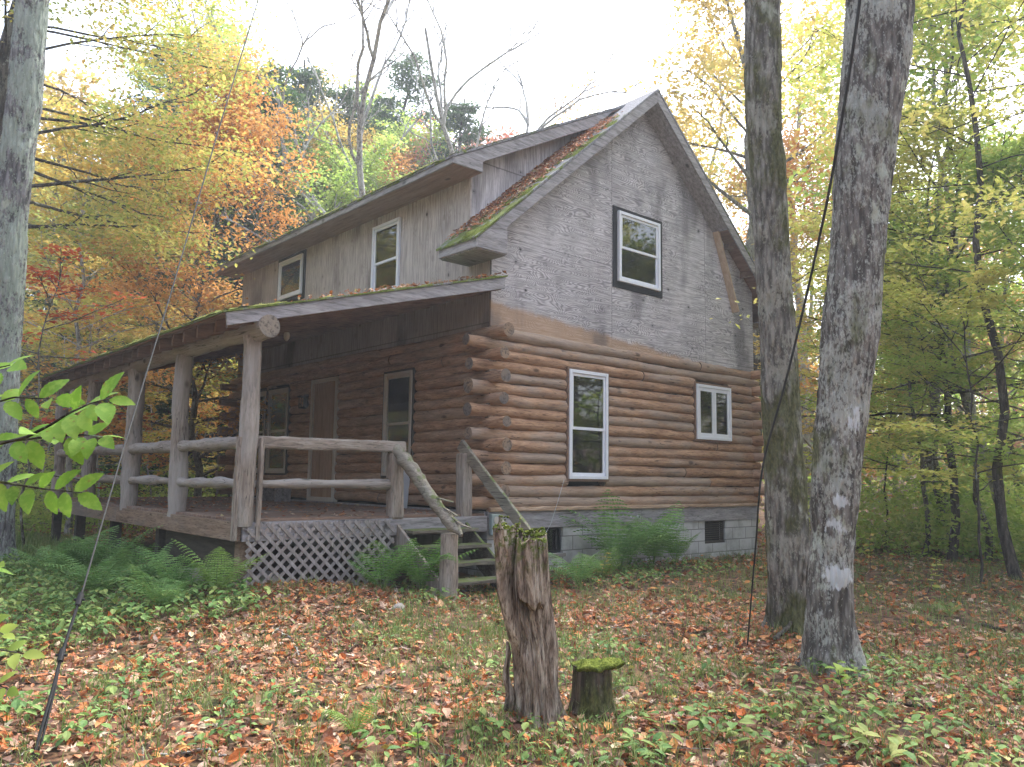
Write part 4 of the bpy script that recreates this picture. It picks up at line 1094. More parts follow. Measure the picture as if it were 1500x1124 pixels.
tree('beech_tree', 'maple', 11.5, 46, A(1485, 14.5), 'crooked dark tree with yellow-green boughs at the right edge', 'bark_dark', 'lf_yellow', 1.3, (-.02, .02), leafk=.75, rk=.40, blk=.72)
tree('beech_tree', 'beech', 8.0, 47, A(1440, 17.5), 'stout-trunked tree with low yellow boughs over the leaf carpet, right', 'bark_mid', 'lf_yellow', 1.5, leafk=.9)
tree('understory_beech', 'under', 4.6, 71, A(1425, 13.8), 'low spreading beech with pale yellow boughs over the leaf carpet', 'bark_dark', 'lf_yellow', 2.4, leafk=.8, blk=1.25)
tree('understory_beech', 'beech', 6.5, 72, A(1345, 17.5), 'bright green beech between the leaning trunk and the stout right tree', 'bark_mid', 'lf_green', 2.0, leafk=.85)
tree('understory_beech', 'beech', 6.8, 73, A(1530, 15.5), 'bright green beech cut by the right edge under the crooked tree', 'bark_mid', 'lf_green', 2.0, leafk=.85)
tree('beech_tree', 'bushy', 8.5, 48, A(1500, 21), 'light green tree filling the right edge behind the boughs', 'bark_mid', 'lf_green', 1.6)
tree('beech_tree', 'tall', 13, 90, A(1375, 19.5), 'slim pale trunk with high yellow-green leaves right of the leaning trunk', 'bark_mid', 'lf_yellow', 2.2, rk=.6)
tree('beech_tree', 'tall', 12, 91, A(1470, 18), 'slim pale-trunked tree behind the crooked dark tree', 'bark_pale', 'lf_green', 2.2, rk=.5)
tree('beech_tree', 'bushy', 7.5, 49, A(1355, 23), 'green bushy tree behind the slim dark-trunked tree', 'bark_mid', 'lf_green', 1.4)
tree('beech_tree', 'under', 5.5, 50, A(1290, 19), 'young beech just right of the leaning trunk', 'bark_dark', 'lf_yellow', 1.2)
tree('beech_tree', 'beech', 7.5, 51, A(1225, 20), 'yellow-green beech low between the two big trunks', 'bark_mid', 'lf_gold', 1.2)
tree('beech_tree', 'sparse', 15, 52, A(1045, 27), 'thin airy tree right of the roof peak with sparse yellow leaves', 'bark_pale', 'lf_gold', 3.2, leafk=1.1)
tree('beech_tree', 'sparse', 14, 53, A(985, 31), 'faint thin tree directly behind the roof peak', 'bark_pale', 'lf_gold', 2.2)
tree('beech_tree', 'tall', 15, 54, A(1086, 21), 'tall mottled grey trunk with yellow leaves behind the right roof slope', 'bark_mid', 'lf_gold', 2.4, (0, 0))
for i, (px, D, H, lf, lab) in enumerate(((300, 23, 6.0, 'lf_gold', 'yellow understory beech seen between the first two porch posts'), (225, 21, 5.0, 'lf_gold', 'low gold beech seen between the second and third porch posts'),
        (155, 20, 5.2, 'lf_yellow', 'thin yellow-green beech seen between the far porch posts'), (60, 22, 6.0, 'lf_orange', 'small orange-leaved beech at the left beyond the porch end'),
        (345, 19, 4.6, 'lf_yellow', 'young beech behind the far log corner of the cabin'))):
    tree('understory_beech', 'under', H, 60+i, A(px, D), lab, 'bark_pale', lf, 1.3)

# leafless crooked trees against the sky
def bare_tree(px, D, H, seed, label, forks=2, lean=(0, 0)):
    rng = np.random.default_rng(seed); xy = A(px, D); z = float(ground_z(*xy))-.1
    t = MB(); P = spline((0, 0, 0), (lean[0], lean[1], 1), H*.45, 10, rng, .07, .3)
    t.tube(P, np.linspace(.20, .13, 11), 10, cap=False)
    def grow(p, d, Ln, r, lev):
        B = spline(p, d, Ln, 9, rng, .17, .25)
        t.tube(B, np.linspace(r, r*.35, 10), 6, cap=False)
        if lev < 3:
            for k in range(4 if lev else 6):
                i = rng.integers(3, 9); a = rng.uniform(0, 6.28)
                dd = (B[i]-B[i-1])/np.linalg.norm(B[i]-B[i-1])+np.array([math.cos(a), math.sin(a), .15])*rng.uniform(.5, .9)
                grow(B[i], dd, Ln*rng.uniform(.35, .6), r*.45, lev+1)
    for k in range(forks):
        a = k*2*math.pi/forks+seed
        grow(P[-1-k], (.28*math.cos(a), .28*math.sin(a), 1), H*.55*rng.uniform(.85, 1.05), .11, 0)
    for k in range(3):
        a = rng.uniform(0, 6.28); grow(P[6+k], (math.cos(a), math.sin(a), .3), H*.2, .045, 1)
    for k in range(5):
        a = rng.uniform(0, 6.28); i = rng.integers(4, 10); grow(P[i], (math.cos(a), math.sin(a), .7), H*.30, .05, 0)
    e = empty('bare_tree', (xy[0], xy[1], z), label, 'tree')
    o = t.build('trunk', M['bark_pale'], e, loc=(0, 0, 0), smooth=True); o.location = (0, 0, 0)
bare_tree(462, 25, 15, 3, 'bare crooked grey tree left of the forked one behind the dormer', 1, (-.12, 0))
bare_tree(530, 24, 16.5, 5, 'large forked leafless pale tree rising behind the dormer roof', 3)
bare_tree(718, 27, 16, 8, 'leafless Y-shaped pale tree behind the red maple', 2)

# far woods, one mass
def forest():
    rng = np.random.default_rng(77)
    tmpl = []
    for kind, H, dens, lk in (('bushy', 10, .62, 2.1), ('tall', 14, 1.1, 1.9), ('conifer', 13, .5, 2.0), ('bushy', 8, .6, 2.1), ('maple', 11, .55, 1.9)):
        tr, cr = tree_parts(kind, H, int(H*10+len(tmpl)), dens, leafk=lk)
        tmpl.append((np.concatenate(tr.v), tr.f, np.concatenate(cr.v), cr.f))
    mb = MB(); placed = []
    mats = [M['bark_mid'], M['lf_orange'], M['lf_gold'], M['lf_yellow'], M['lf_green'], M['lf_dark'], M['lf_red']]
    tries = 0
    while len(placed) < 215 and tries < 9000:
        tries += 1
        ang = rng.uniform(-180, 180); D = rng.uniform(14, 75)
        fwd = -25 < ang < 105
        if not fwd and D > 34: continue
        if not fwd and (rng.random() < .75 or D < 22): continue
        if fwd and D < 33: continue
        x = EYE[0]+D*math.sin(R(ang)); y = EYE[1]+D*math.cos(R(ang))
        if -7 < x < 9 and -9 < y < 12: continue
        if any((x-a)**2+(y-b)**2 < (3.0+D*.02)**2 for a, b in placed): continue
        placed.append((x, y))
        px = (ang-41.2)/35*750+750
        hk = 1.0
        if fwd:
            if 590 < px < 1330: hk = .62 if 640 < px < 1250 else .75
            if px >= 1330: hk = .7
        k = int(rng.choice(5, p=[.3, .2, .22, .18, .1]))
        if 150 < px < 640 and rng.random() < .5: k = 2
        leaf = 5 if k == 2 else int(rng.choice([1, 2, 3, 4, 6], p=[.26, .24, .22, .2, .08]))
        if px < 680 and fwd and leaf in (1, 2, 6) and rng.random() < .65: leaf = int(rng.choice([3, 4, 5]))
        if px > 1150 and leaf in (1, 6) and rng.random() < .5: leaf = 3
        tv, tf, cv, cf = tmpl[k]; a = rng.uniform(0, 6.28); s = rng.uniform(.8, 1.25)*hk
        c, sn = math.cos(a)*s, math.sin(a)*s; Rm = np.array([[c, sn, 0], [-sn, c, 0], [0, 0, s]])
        o = np.array([x, y, float(ground_z(x, y))-.1])
        b = mb.n
        mb.v.append(tv@Rm+o); mb.n += len(tv)
        for F, mi in tf: mb.f.append((F+b, 0))
        b = mb.n; mb.v.append(cv@Rm+o); mb.n += len(cv)
        for F, mi in cf: mb.f.append((F+b, leaf))
    # shrub layer that closes the view under the crowns
    n = 900; ang = rng.uniform(-30, 110, n); D = rng.uniform(22, 60, n)
    x = EYE[0]+D*np.sin(np.radians(ang)); y = EYE[1]+D*np.cos(np.radians(ang))
    q = ~((x > -7) & (x < 9) & (y > -9) & (y < 12))
    x, y = x[q], y[q]; z = ground_z(x, y)
    for lf, a, b in ((5, 0, .34), (3, .34, .48), (4, .48, .8), (1, .8, .9), (2, .9, 1.0)):
        i0, i1 = int(a*len(x)), int(b*len(x))
        C = np.stack([x, y, z+rng.uniform(.3, 2.0, len(x))], -1)[i0:i1]
        leaf_cloud(mb, C, (2.2, 2.2, 1.6), 70, .24, rng, .7, lf)
    o = mb.build('forest', mats)
    tag(o, 'mixed autumn woods on the slope far behind the cabin', 'forest', kind='stuff')
forest()
# dark undergrowth bank at the clearing's edge, right side and beyond the porch
rng = np.random.default_rng(31); mb = MB()
for px0, px1, d0, d1, n, h in ((1230, 1600, 17.0, 22, 230, 1.5), (-60, 340, 19, 25, 150, 1.2), (330, 900, 24, 30, 60, 1.5)):
    px = rng.uniform(px0, px1, n); D = rng.uniform(d0, d1, n)
    P = np.array([A(a, b) for a, b in zip(px, D)]); z = ground_z(P[:, 0], P[:, 1])
    C = np.stack([P[:, 0], P[:, 1], z+rng.uniform(.1, h, n)*(.4+.6*(D-d0)/(d1-d0))], -1)
    leaf_cloud(mb, C, (1.1, 1.1, .8), 85, .12, rng, .6)
tag(mb.build('undergrowth', M['lf_under']), 'low dark green undergrowth along the edge of the clearing', 'undergrowth', kind='stuff')
# ------------------------------------------------------------------ stumps
FH = np.array([_fw[0], _fw[1], 0]); FH /= np.linalg.norm(FH); RH = np.array([_rt[0], _rt[1], 0])
def tall_stump():
    base = np.array([-3.44, -4.66]); gz = float(ground_z(*base))
    rows = [(772, 762, 41), (830, 765, 41), (868, 768, 41), (932, 781, 37), (996, 784, 31), (1040, 788, 30), (1070, 791, 33)]
    D = 4.88
    C = np.array([spot(x, y, D) for y, x, r in rows]); rr = np.array([r*.93/F_PX*D for y, x, r in rows])
    o = np.argsort(C[:, 2]); C = C[o]; rr = rr[o]
    nt, nz = 200, 170
    top = C[-1, 2]; zz = np.linspace(gz-.12, top, nz)
    a = np.linspace(-np.pi, np.pi, nt, endpoint=False)      # 0 = towards the viewer's side, + = right
    AA, ZZ = np.meshgrid(a, zz, indexing='xy')               # rows z
    hgt = ZZ-gz; H = top-gz
    cx = np.interp(ZZ, C[:, 2], C[:, 0]); cy = np.interp(ZZ, C[:, 2], C[:, 1]); r = np.interp(ZZ, C[:, 2], rr)
    deg = np.degrees(AA)
    q = np.stack([np.cos(AA)*1.0, np.sin(AA)*1.0, ZZ*.5], -1).reshape(-1, 3)
    fib = fbm(q*np.array([9, 9, 1.2])+3, 4, 2).reshape(AA.shape)
    fine = fbm(q*np.array([24, 24, 2.5]), 3, 4).reshape(AA.shape)
    low = fbm(q*np.array([2.2, 2.2, 1.8])+9, 3, 6).reshape(AA.shape)
    r = r*(1+.14*fib+.07*fine+.16*low)
    def ss(x, a_, b_): t = np.clip((x-a_)/(b_-a_), 0, 1); return t*t*(3-2*t)
    # groove between the two prongs, recess below the hanging slab
    g0 = -28+10*np.sin(ZZ*6)
    gro = np.exp(-((deg-g0)/13)**2)*ss(hgt, .3*H, .5*H)
    slab_lo = .64*H+.12*(np.abs(deg-18)/40)**1.5*H+.02*np.sin(deg*.3)
    inslab = ss(deg, -14, -6)*ss(deg, 74, 60)
    rec = inslab*ss(hgt, slab_lo+.005, slab_lo-.012)*ss(hgt, .18*H, .5*H)
    out = inslab*ss(hgt, slab_lo-.01, slab_lo+.004)
    side = np.exp(-((deg+62)/16)**2)*ss(hgt, .45*H, .30*H)
    r = r*(1-.66*gro-.42*rec*(.7+.5*fine)+.16*out-.40*side)
    fl = np.exp(-np.clip(hgt, 0, 9)/.10)
    r = r+fl*(.035+.05*np.exp(-((deg-75)/25)**2)+.05*np.exp(-((deg+100)/30)**2))
    # ragged top: left prong tallest
    tz = top-.075*ss(deg, -26, -16)*ss(deg, 120, 90)-.03*ss(deg, 60, 120)+.022*np.interp(deg, np.linspace(-180, 180, 60), np.random.default_rng(3).normal(size=60))
    Z2 = gz-.12+(ZZ-(gz-.12))*((tz-(gz-.12))/(top-(gz-.12)))
    V = np.stack([cx, cy, Z2], -1)+r[..., None]*(np.cos(AA)[..., None]*(-FH)+np.sin(AA)[..., None]*RH)
    V = V.reshape(-1, 3); mb = MB()
    i = np.arange(nz-1)[:, None]*nt; k = np.arange(nt)[None]; k2 = (k+1) % nt
    mb.add(V, np.stack([i+k, i+k2, i+nt+k2, i+nt+k], -1).reshape(-1, 4))
    # sunken rotten top: rings inwards
    R0 = V.reshape(nz, nt, 3)[-1]; cen = R0.mean(0); rings = [R0]
    for s, dz in ((.86, -.004), (.66, -.03), (.4, -.07), (.12, -.09)):
        ring_ = cen+(R0-cen)*s; ring_[:, 2] = R0[:, 2]*s+cen[2]*(1-s)+dz+.01*vnoise(ring_*40, 2); rings.append(ring_)
    G = np.concatenate(rings); m = len(rings)
    i = np.arange(m-1)[:, None]*nt
    b = mb.n; mb.add(G, np.stack([i+k, i+k2, i+nt+k2, i+nt+k], -1).reshape(-1, 4))
    e = empty('tree_stump', (C[0, 0], C[0, 1], gz), 'tall rotten split tree stump with moss on its ragged top', 'tree stump')
    mb.build('trunk', M['rotten'], e, smooth=True)
    # moss cushions on the rim
    ms = MB(); rg = np.random.default_rng(4)
    for j in range(800):
        t = rg.integers(0, nt); w = rg.uniform(0, .55)**1.3
        d = math.degrees(a[t])
        if -60 < d < -20 and rg.random() < .3: continue
        p = R0[t]*(1-w)+cen*w; p[2] = R0[t, 2]-.02*w; dr = rg.uniform(-.05, .006) if w < .08 else 0
        rad_ = rg.uniform(.004, .010)
        th = np.linspace(0, np.pi, 6); ph = np.linspace(0, 2*np.pi, 9)[:-1]
        Vs = np.array([(rad_*math.sin(x)*math.cos(y_), rad_*math.sin(x)*math.sin(y_), rad_*.75*math.cos(x)) for x in th for y_ in ph])
        Vs = Vs*(1+.25*vnoise(Vs*90+j, 1)[:, None])+p+[0, 0, dr]
        F = [(x*8+y_, x*8+(y_+1) % 8, (x+1)*8+(y_+1) % 8, (x+1)*8+y_) for x in range(5) for y_ in range(8)]
        ms.add(Vs, F)
    tag(ms.build('moss', M['moss'], e, smooth=True), kind='stuff')
    # dead shard leaning on the left
    t = MB(); p0 = spot(745, 1040, 4.86); p1 = spot(742, 940, 4.9)
    n = 14; tt = np.linspace(0, 1, n)
    t.tube(p0+(p1-p0)*tt[:, None]+np.outer(.01*np.sin(tt*9), RH), .03*(1-.6*tt), 10, 0, lambda P: .012*fbm(P*25, 3, 1), True)
    t.build('splinter', M['rotten'], e, smooth=True)
tall_stump()
def small_stump():
    base = spot(867, 1056, 5.02); gz = float(ground_z(base[0], base[1]))
    mb = MB(); n = 26; z = np.linspace(gz-.1, gz+.30, n); h = z-gz
    rad = np.interp(h, [-.1, 0, .1, .3], [.16, .145, .125, .115])
    def d(P):
        a = np.arctan2(P[:, 1]-base[1], P[:, 0]-base[0])
        return .018*fbm(np.stack([np.cos(a)*4, np.sin(a)*4, P[:, 2]*2], -1), 4, 3)+.014*fbm(P*np.array([30, 30, 5]), 3, 1)+np.exp(-np.clip(P[:, 2]-gz, 0, 9)/.05)*.03*np.abs(np.sin(a*2.5))
    mb.tube(np.stack([np.full(n, base[0])+h*.02, np.full(n, base[1]), z], -1), rad, 60, 0, d)
    e = empty('tree_stump', (base[0], base[1], gz), 'short dark stump capped with a flat cushion of bright moss', 'tree stump')
    mb.build('trunk', M['rot2'], e, smooth=True)
    nu, nv = 70, 40; t = MB(); u = np.linspace(0, 2*np.pi, nu, endpoint=False); v = np.linspace(0, 1, nv)
    U, Vv = np.meshgrid(u, v, indexing='ij')
    rx = .165*(1+.12*np.sin(3*U+1)); ry = .13*(1+.1*np.sin(2*U))
    c = np.array([base[0], base[1], gz+.30])+RH*.03
    prof = np.sin(Vv*np.pi); X = np.cos(U)*rx*prof; Y = np.sin(U)*ry*prof; Zc = np.cos(Vv*np.pi)*.035
    P = c+X[..., None]*RH+Y[..., None]*FH+Zc[..., None]*np.array([0, 0, 1])
    P = P.reshape(-1, 3); P[:, 2] += .034*fbm(P*11, 3, 2)+.010*np.abs(vnoise(P*45, 1))+.06*((P-c)@RH)
    i = np.arange(nu)[:, None]*nv; i2 = ((np.arange(nu)+1) % nu)[:, None]*nv; k = np.arange(nv-1)[None]
    t.add(P, np.stack([i+k, i2+k, i2+k+1, i+k+1], -1).reshape(-1, 4)); t.build('moss', M['moss'], e, smooth=True)
M['rot2'] = bark('dark_stump_bark', (.035, .028, .022), (.13, .105, .085), (.16, .17, .12), .25, .5, 6)
small_stump()

# ------------------------------------------------------------------ ground cover
def allowed(x, y, pad=.0):
    inh = (x > -.05-pad) & (x < W+.05+pad) & (y > -.02-pad) & (y < L+pad)
    dk = (x > -3.3) & (x < 0) & (y > -.05) & (y < L)
    return ~(inh | dk)
def wedge(n, d0, d1, rng, a0=-8, a1=90, p=2.0):
    D = (rng.random(n)*(d1**p-d0**p)+d0**p)**(1/p); a = np.radians(rng.uniform(a0, a1, n))
    x = EYE[0]+D*np.sin(a); y = EYE[1]+D*np.cos(a); return x, y, D
def green_zone(x, y):
    """1 where plants replace the leaf carpet (left, in front of the deck's side)"""
    n = fbm(np.stack([x*.5, y*.5, x*0], -1), 3, 4)
    left = np.clip((-3.6-x)/1.2, 0, 1)*np.clip((y+1.6)/1.4, 0, 1)
    return np.clip(left*.9+.55*np.clip(n*1.8, 0, 1), 0, 1)
rng = np.random.default_rng(101); mb = MB()
for n, d0, d1, sz, p in ((44000, 2.0, 9.5, (.035, .105), 1.6), (42000, 9.5, 22, (.05, .12), 1.7)):
    x, y, D = wedge(n, d0, d1, rng, p=p); q = allowed(x, y) & (rng.random(n) > green_zone(x, y)*.75); q &= rng.random(len(x)) < np.clip(.88+1.2*fbm(np.stack([x*.9, y*.9, x*0+2], -1), 3, 8), .4, 1); x, y = x[q], y[q]
    scatter(mb, np.stack([x, y, ground_z(x, y)], -1), rng, sz, .45, .028)
tag(mb.build('leaf_litter', M['litter']), 'rust, tan and yellow fallen leaves carpeting the clearing', 'leaf litter', kind='stuff')
tw = MB(); n = 520; x, y, D = wedge(n, 2.2, 16, rng, p=1.4); q = allowed(x, y); x, y = x[q], y[q]
for a_, b_ in zip(x, y):
    an = rng.uniform(0, 6.28); ln = rng.uniform(.08, .45); k_ = rng.integers(3, 6); tt_ = np.linspace(0, 1, k_)
    X_ = a_+np.cos(an)*ln*tt_+rng.normal(0, .012, k_); Y_ = b_+np.sin(an)*ln*tt_+rng.normal(0, .012, k_)
    tw.tube(np.stack([X_, Y_, ground_z(X_, Y_)+.035+rng.normal(0, .008, k_)], -1), rng.uniform(.0018, .0045), 4, cap=False)
tag(tw.build('twigs', M['bark_mid']), 'thin bare twigs strewn among the fallen leaves', 'twigs', kind='stuff')
# grass
def blades(mb, P, h, w, rng, lean=.5):
    n = len(P); a = rng.uniform(0, 6.28, n); l = rng.uniform(.2, 1.0, n)*lean
    d = np.stack([np.cos(a), np.sin(a), np.zeros(n)], -1); s = np.stack([-np.sin(a), np.cos(a), np.zeros(n)], -1)
    h = h*rng.uniform(.5, 1.2, n); V = []
    for f, ww in ((0, 1), (.5, .8), (1, 0.05)):
        c = P+d*(l*h*f**1.8)[:, None]+np.array([0, 0, 1])*(h*(f-.28*l*f*f))[:, None]
        V += [c-s*(w*ww/2), c+s*(w*ww/2)]
    V = np.stack(V, 1).reshape(-1, 3); b = (np.arange(n)*6)[:, None]
    mb.add(V, np.concatenate([b+np.array([[0, 1, 3, 2]]), b+np.array([[2, 3, 5, 4]])]))
mb = MB(); nT = 15000
x, y, D = wedge(nT, 2.2, 19, rng, p=1.5); q = allowed(x, y) & (rng.random(nT) < .40+green_zone(x, y)); x, y = x[q], y[q]
k = rng.integers(5, 16, len(x)); X = np.repeat(x, k)+rng.normal(0, .05, k.sum()); Y = np.repeat(y, k)+rng.normal(0, .05, k.sum())
blades(mb, np.stack([X, Y, ground_z(X, Y)], -1), .14, .006, rng, .9)
n = 9000; px = rng.uniform(-80, 330, n); D = rng.uniform(13, 20, n); P = np.array([bearing(a, b) for a, b in zip(px, D)]); q = allowed(P[:, 0], P[:, 1]) & (P[:, 0] < -3.6); P = P[q]
blades(mb, np.column_stack([P, ground_z(P[:, 0], P[:, 1])]), .30, .014, rng, .6)
tag(mb.build('grass', M['grass']), 'thin green grass blades coming up through the fallen leaves', 'grass', kind='stuff')
# weeds: little stems with oval leaves
OV = oval_leaf(np.random.default_rng(2), .62)
def weeds(mb, P, rng, size=.045, nl=(3, 7), h=.10):
    k = rng.integers(*nl, len(P)); n = k.sum(); B = np.repeat(P, k, 0)
    a = rng.uniform(0, 6.28, n); hh = rng.uniform(.25, 1.1, n)*h; s = rng.uniform(.6, 1.3, n)*size
    off = np.stack([np.cos(a), np.sin(a), np.zeros(n)], -1)*(s*.75)[:, None]
    N = np.stack([np.cos(a)*.35, np.sin(a)*.35, np.ones(n)], -1)+rng.normal(0, .22, (n, 3))
    place(mb, OV, B+off+np.array([0, 0, 1])*hh[:, None], N, a-np.pi/2, s)
mb = MB(); nT = 6200
x, y, D = wedge(nT, 2.3, 19, rng, p=1.5); q = allowed(x, y) & (rng.random(nT) < .28+green_zone(x, y)); x, y = x[q], y[q]
weeds(mb, np.stack([x, y, ground_z(x, y)], -1), rng, .036, (3, 8), .08)
n = 1500; x = rng.uniform(-6.2, -3.45, n); y = rng.uniform(-1.3, 6, n); weeds(mb, np.stack([x, y, ground_z(x, y)], -1), rng, .065, (4, 9), .17)
n = 420; x = rng.uniform(-1.9, 3.6, n)*1.0; y = rng.uniform(-1.5, -.2, n); q = ((x < -1.5) | (x > .4)) & (rng.random(n) < .7); x, y = x[q], y[q]; weeds(mb, np.stack([x, y, ground_z(x, y)], -1), rng, .06, (4, 8), .13)
n = 110; x = rng.normal(-.9, .7, n); y = rng.normal(-5.5, .45, n); weeds(mb, np.stack([x, y, ground_z(x, y)], -1), rng, .055, (3, 6), .13)
for bx, by, s, cnt in ((610, 1090, .075, 14), (690, 1085, .06, 10), (760, 985, .05, 40), (1400, 1060, .07, 18), (1180, 1110, .06, 14), (330, 1090, .05, 24), (180, 1040, .05, 22), (430, 1040, .045, 24), (560, 960, .04, 24), (1000, 1000, .045, 24), (1450, 1100, .06, 22), (1120, 1040, .05, 22), (940, 1100, .055, 22), (840, 1110, .05, 16), (250, 1000, .05, 24), (100, 1100, .06, 22), (1480, 1000, .05, 24), (1330, 960, .05, 24), (1250, 1040, .07, 24), (1320, 1080, .08, 16), (900, 960, .06, 20), (30, 985, .07, 26), (60, 1060, .07, 20), (1050, 1070, .08, 24)):
    D = 1.42*F_PX/(by-700)*1.0; p = EYE[:2]+(spot(bx, by, D)-EYE)[:2]
    cnt = int(cnt*.65); x = p[0]+rng.normal(0, .16, cnt); y = p[1]+rng.normal(0, .16, cnt); weeds(mb, np.stack([x, y, ground_z(x, y)], -1), rng, s, (3, 7), .14)
tag(mb.build('ground_plants', M['lf_weed']), 'small green leafy plants sprouting through the leaf carpet', 'ground plants', kind='stuff')

# ferns
def leaflets(mb, B, Dv, Nv, Ln, Wd):
    S = np.cross(Dv, Nv); S /= np.linalg.norm(S, axis=1)[:, None]+1e-9
    V = np.stack([B, B+Dv*(Ln*.4)[:, None]+S*Wd[:, None]/2, B+Dv*Ln[:, None], B+Dv*(Ln*.4)[:, None]-S*Wd[:, None]/2], 1).reshape(-1, 3)
    n = len(B); mb.add(V, (np.arange(n)*4)[:, None]+np.array([[0, 1, 2, 3]]))
def fern_mesh(seed, h=.65, nf=11, spread=.9, az=None):
    rng = np.random.default_rng(seed); mb = MB(); st = MB()
    for k in range(int(nf*1.15)):
        a = (k*2.4+rng.uniform(-.3, .3)) if az is None else az+rng.normal(0, .7)
        Lf = h*rng.uniform(.65, 1.15); n = 20; t = np.linspace(0, 1, n); el0 = rng.uniform(.95, 1.45)
        th = el0-t**1.3*(el0*.55+rng.uniform(.0, .75))*spread
        stp = Lf/n*1.25; P = np.cumsum(np.stack([np.cos(th)*math.cos(a), np.cos(th)*math.sin(a), np.sin(th)], -1)*stp, 0)
        T = np.gradient(P, axis=0); T /= np.linalg.norm(T, axis=1)[:, None]
        st.tube(P, np.linspace(.004, .001, n), 4, cap=False)
        side = np.array([-math.sin(a), math.cos(a), 0])
        for i in range(4, n):
            f = (i-4)/(n-5); pl = Lf*.30*math.sin(math.pi*(.18+.80*f))**.9+.01
            Nn = np.cross(T[i], side)
            if Nn[2] < 0: Nn = -Nn
            for sg in (-1, 1):
                d = side*sg+T[i]*.35+np.array([0, 0, -.12]); d /= np.linalg.norm(d)
                m = 5; u = np.arange(m)/m
                B = P[i]+d*(u*pl)[:, None]-np.array([0, 0, 1])*(u*u*pl*.25)[:, None]
                wd = stp*.72*(1-u)**.5*rng.uniform(.8, 1.1)
                leaflets(mb, B, np.tile(d+np.array([0, 0, -.15]), (m, 1)), np.tile(Nn+rng.normal(0, .25, 3), (m, 1)), np.full(m, pl/m*1.25), wd)
    return mb, st
def fern(xy, label, seed, h, nf, mat='lf_fern', group=None, az=None, dz=0):
    mb, st = fern_mesh(seed, h, nf, az=az); z = float(ground_z(xy[0], xy[1]))+dz
    e = empty('fern', (xy[0], xy[1], z), label, 'fern', group)
    for m_, nm, mt in ((mb, 'frond', mat), (st, 'stem', 'lf_weed')):
        o = m_.build(nm, M[mt], e, loc=(0, 0, 0)); o.location = (0, 0, 0)
    return e
def onG(px, py):
    """ground point under a photo pixel"""
    lo, hi = 1.0, 40.0
    for _ in range(50):
        m = (lo+hi)/2; p = spot(px, py, m)
        if p[2] > float(ground_z(p[0], p[1])): lo = m
        else: hi = m
    return spot(px, py, lo)[:2]
fern((2.05, -.50), 'large fern against the block foundation, right of the tall stump', 1, .95, 15, 'lf_fern_blue')
fern((2.85, -.45), 'broad fern at the foundation nearest the right basement opening', 2, .85, 13, 'lf_fern_blue')
fern((3.45, -.40), 'smaller fern trailing at the right end of the foundation ferns', 9, .6, 9, 'lf_fern')
fern(onG(850, 862), 'low fern spreading on the leaves just behind the tall stump', 3, .5, 9, 'lf_fern_blue')
fern(onG(885, 850), 'small yellow-green fern in front of the large foundation fern', 13, .38, 7, 'lf_fern_light')
fern(onG(617, 872), 'bushy fern growing left of the bottom stair post', 4, .62, 13, 'lf_fern')
fern(onG(560, 868), 'fern leaning on the lattice near its right end', 5, .58, 11, 'lf_fern')
fern(onG(315, 878), 'light green fern in front of the dark skirt panel', 6, .55, 9, 'lf_fern_light')
fern(onG(520, 1085), 'single pale fern lying in the leaves left of the tall stump', 7, .20, 5, 'lf_fern_light')
fern(onG(1392, 905), 'tiny fern alone in the leaf carpet at the right', 17, .22, 6, 'lf_fern_light')
for i, (px, py, h, lab) in enumerate(((255, 880, .5, 'dark fern beside the light green fern under the deck edge'), (205, 866, .55, 'blue-green fern at the middle of the fern bed by the deck'),
        (165, 850, .62, 'tall blue-green fern under the second porch post'), (120, 845, .6, 'blue-green fern under the far porch posts'),
        (80, 850, .55, 'outermost blue-green fern near the left trunk'), (140, 880, .55, 'front fern of the bed left of the guy wire'), (235, 900, .45, 'short fern in front of the fern bed'))):
    fern(onG(px, py), lab, 20+i, h, 12, 'lf_fern_blue')

# sticks and roots on the ground
def stick(pts_px, r, label, bark_='bark_dark', seed=1, lift=.02):
    P = []
    for a in pts_px:
        p = onG(a[0], a[1]); P.append([p[0], p[1], float(ground_z(*p))+lift+(a[2] if len(a) > 2 else 0)])
    P = np.array(P); n = 24; t = np.linspace(0, len(P)-1, n); Q = np.stack([np.interp(t, range(len(P)), P[:, j]) for j in range(3)], -1)
    Q += .006*np.random.default_rng(seed).normal(size=Q.shape)
    t = MB(); t.tube(Q, np.linspace(r, r*.5, n), 8, 0, lambda p: r*.3*vnoise(p*30, 2)); tag(t.build('fallen_stick', M[bark_], smooth=True), label, 'stick')
stick([(1255, 925), (1285, 955), (1310, 985)], .022, 'dark stick lying against the right side of the leaning trunk')
stick([(1260, 1022), (1340, 1040), (1420, 1052), (1500, 1085)], .010, 'long thin branch lying in the leaves at the lower right', seed=3)
stick([(1135, 945, .03), (1160, 930, .09), (1182, 905, .13)], .022, 'curved dark branch wedged between the two big trunks', seed=4)
stick([(405, 925), (430, 940), (438, 965)], .008, 'thin pale twig on the leaves in front of the lattice', 'bark_pale', 5)
stick([(230, 1115), (300, 1104), (340, 1118)], .007, 'slender pale twig at the bottom left of the leaf carpet', 'bark_pale', 6)
stick([(1440, 918), (1475, 927)], .018, 'short dark log end showing in the leaves at the right', seed=7)
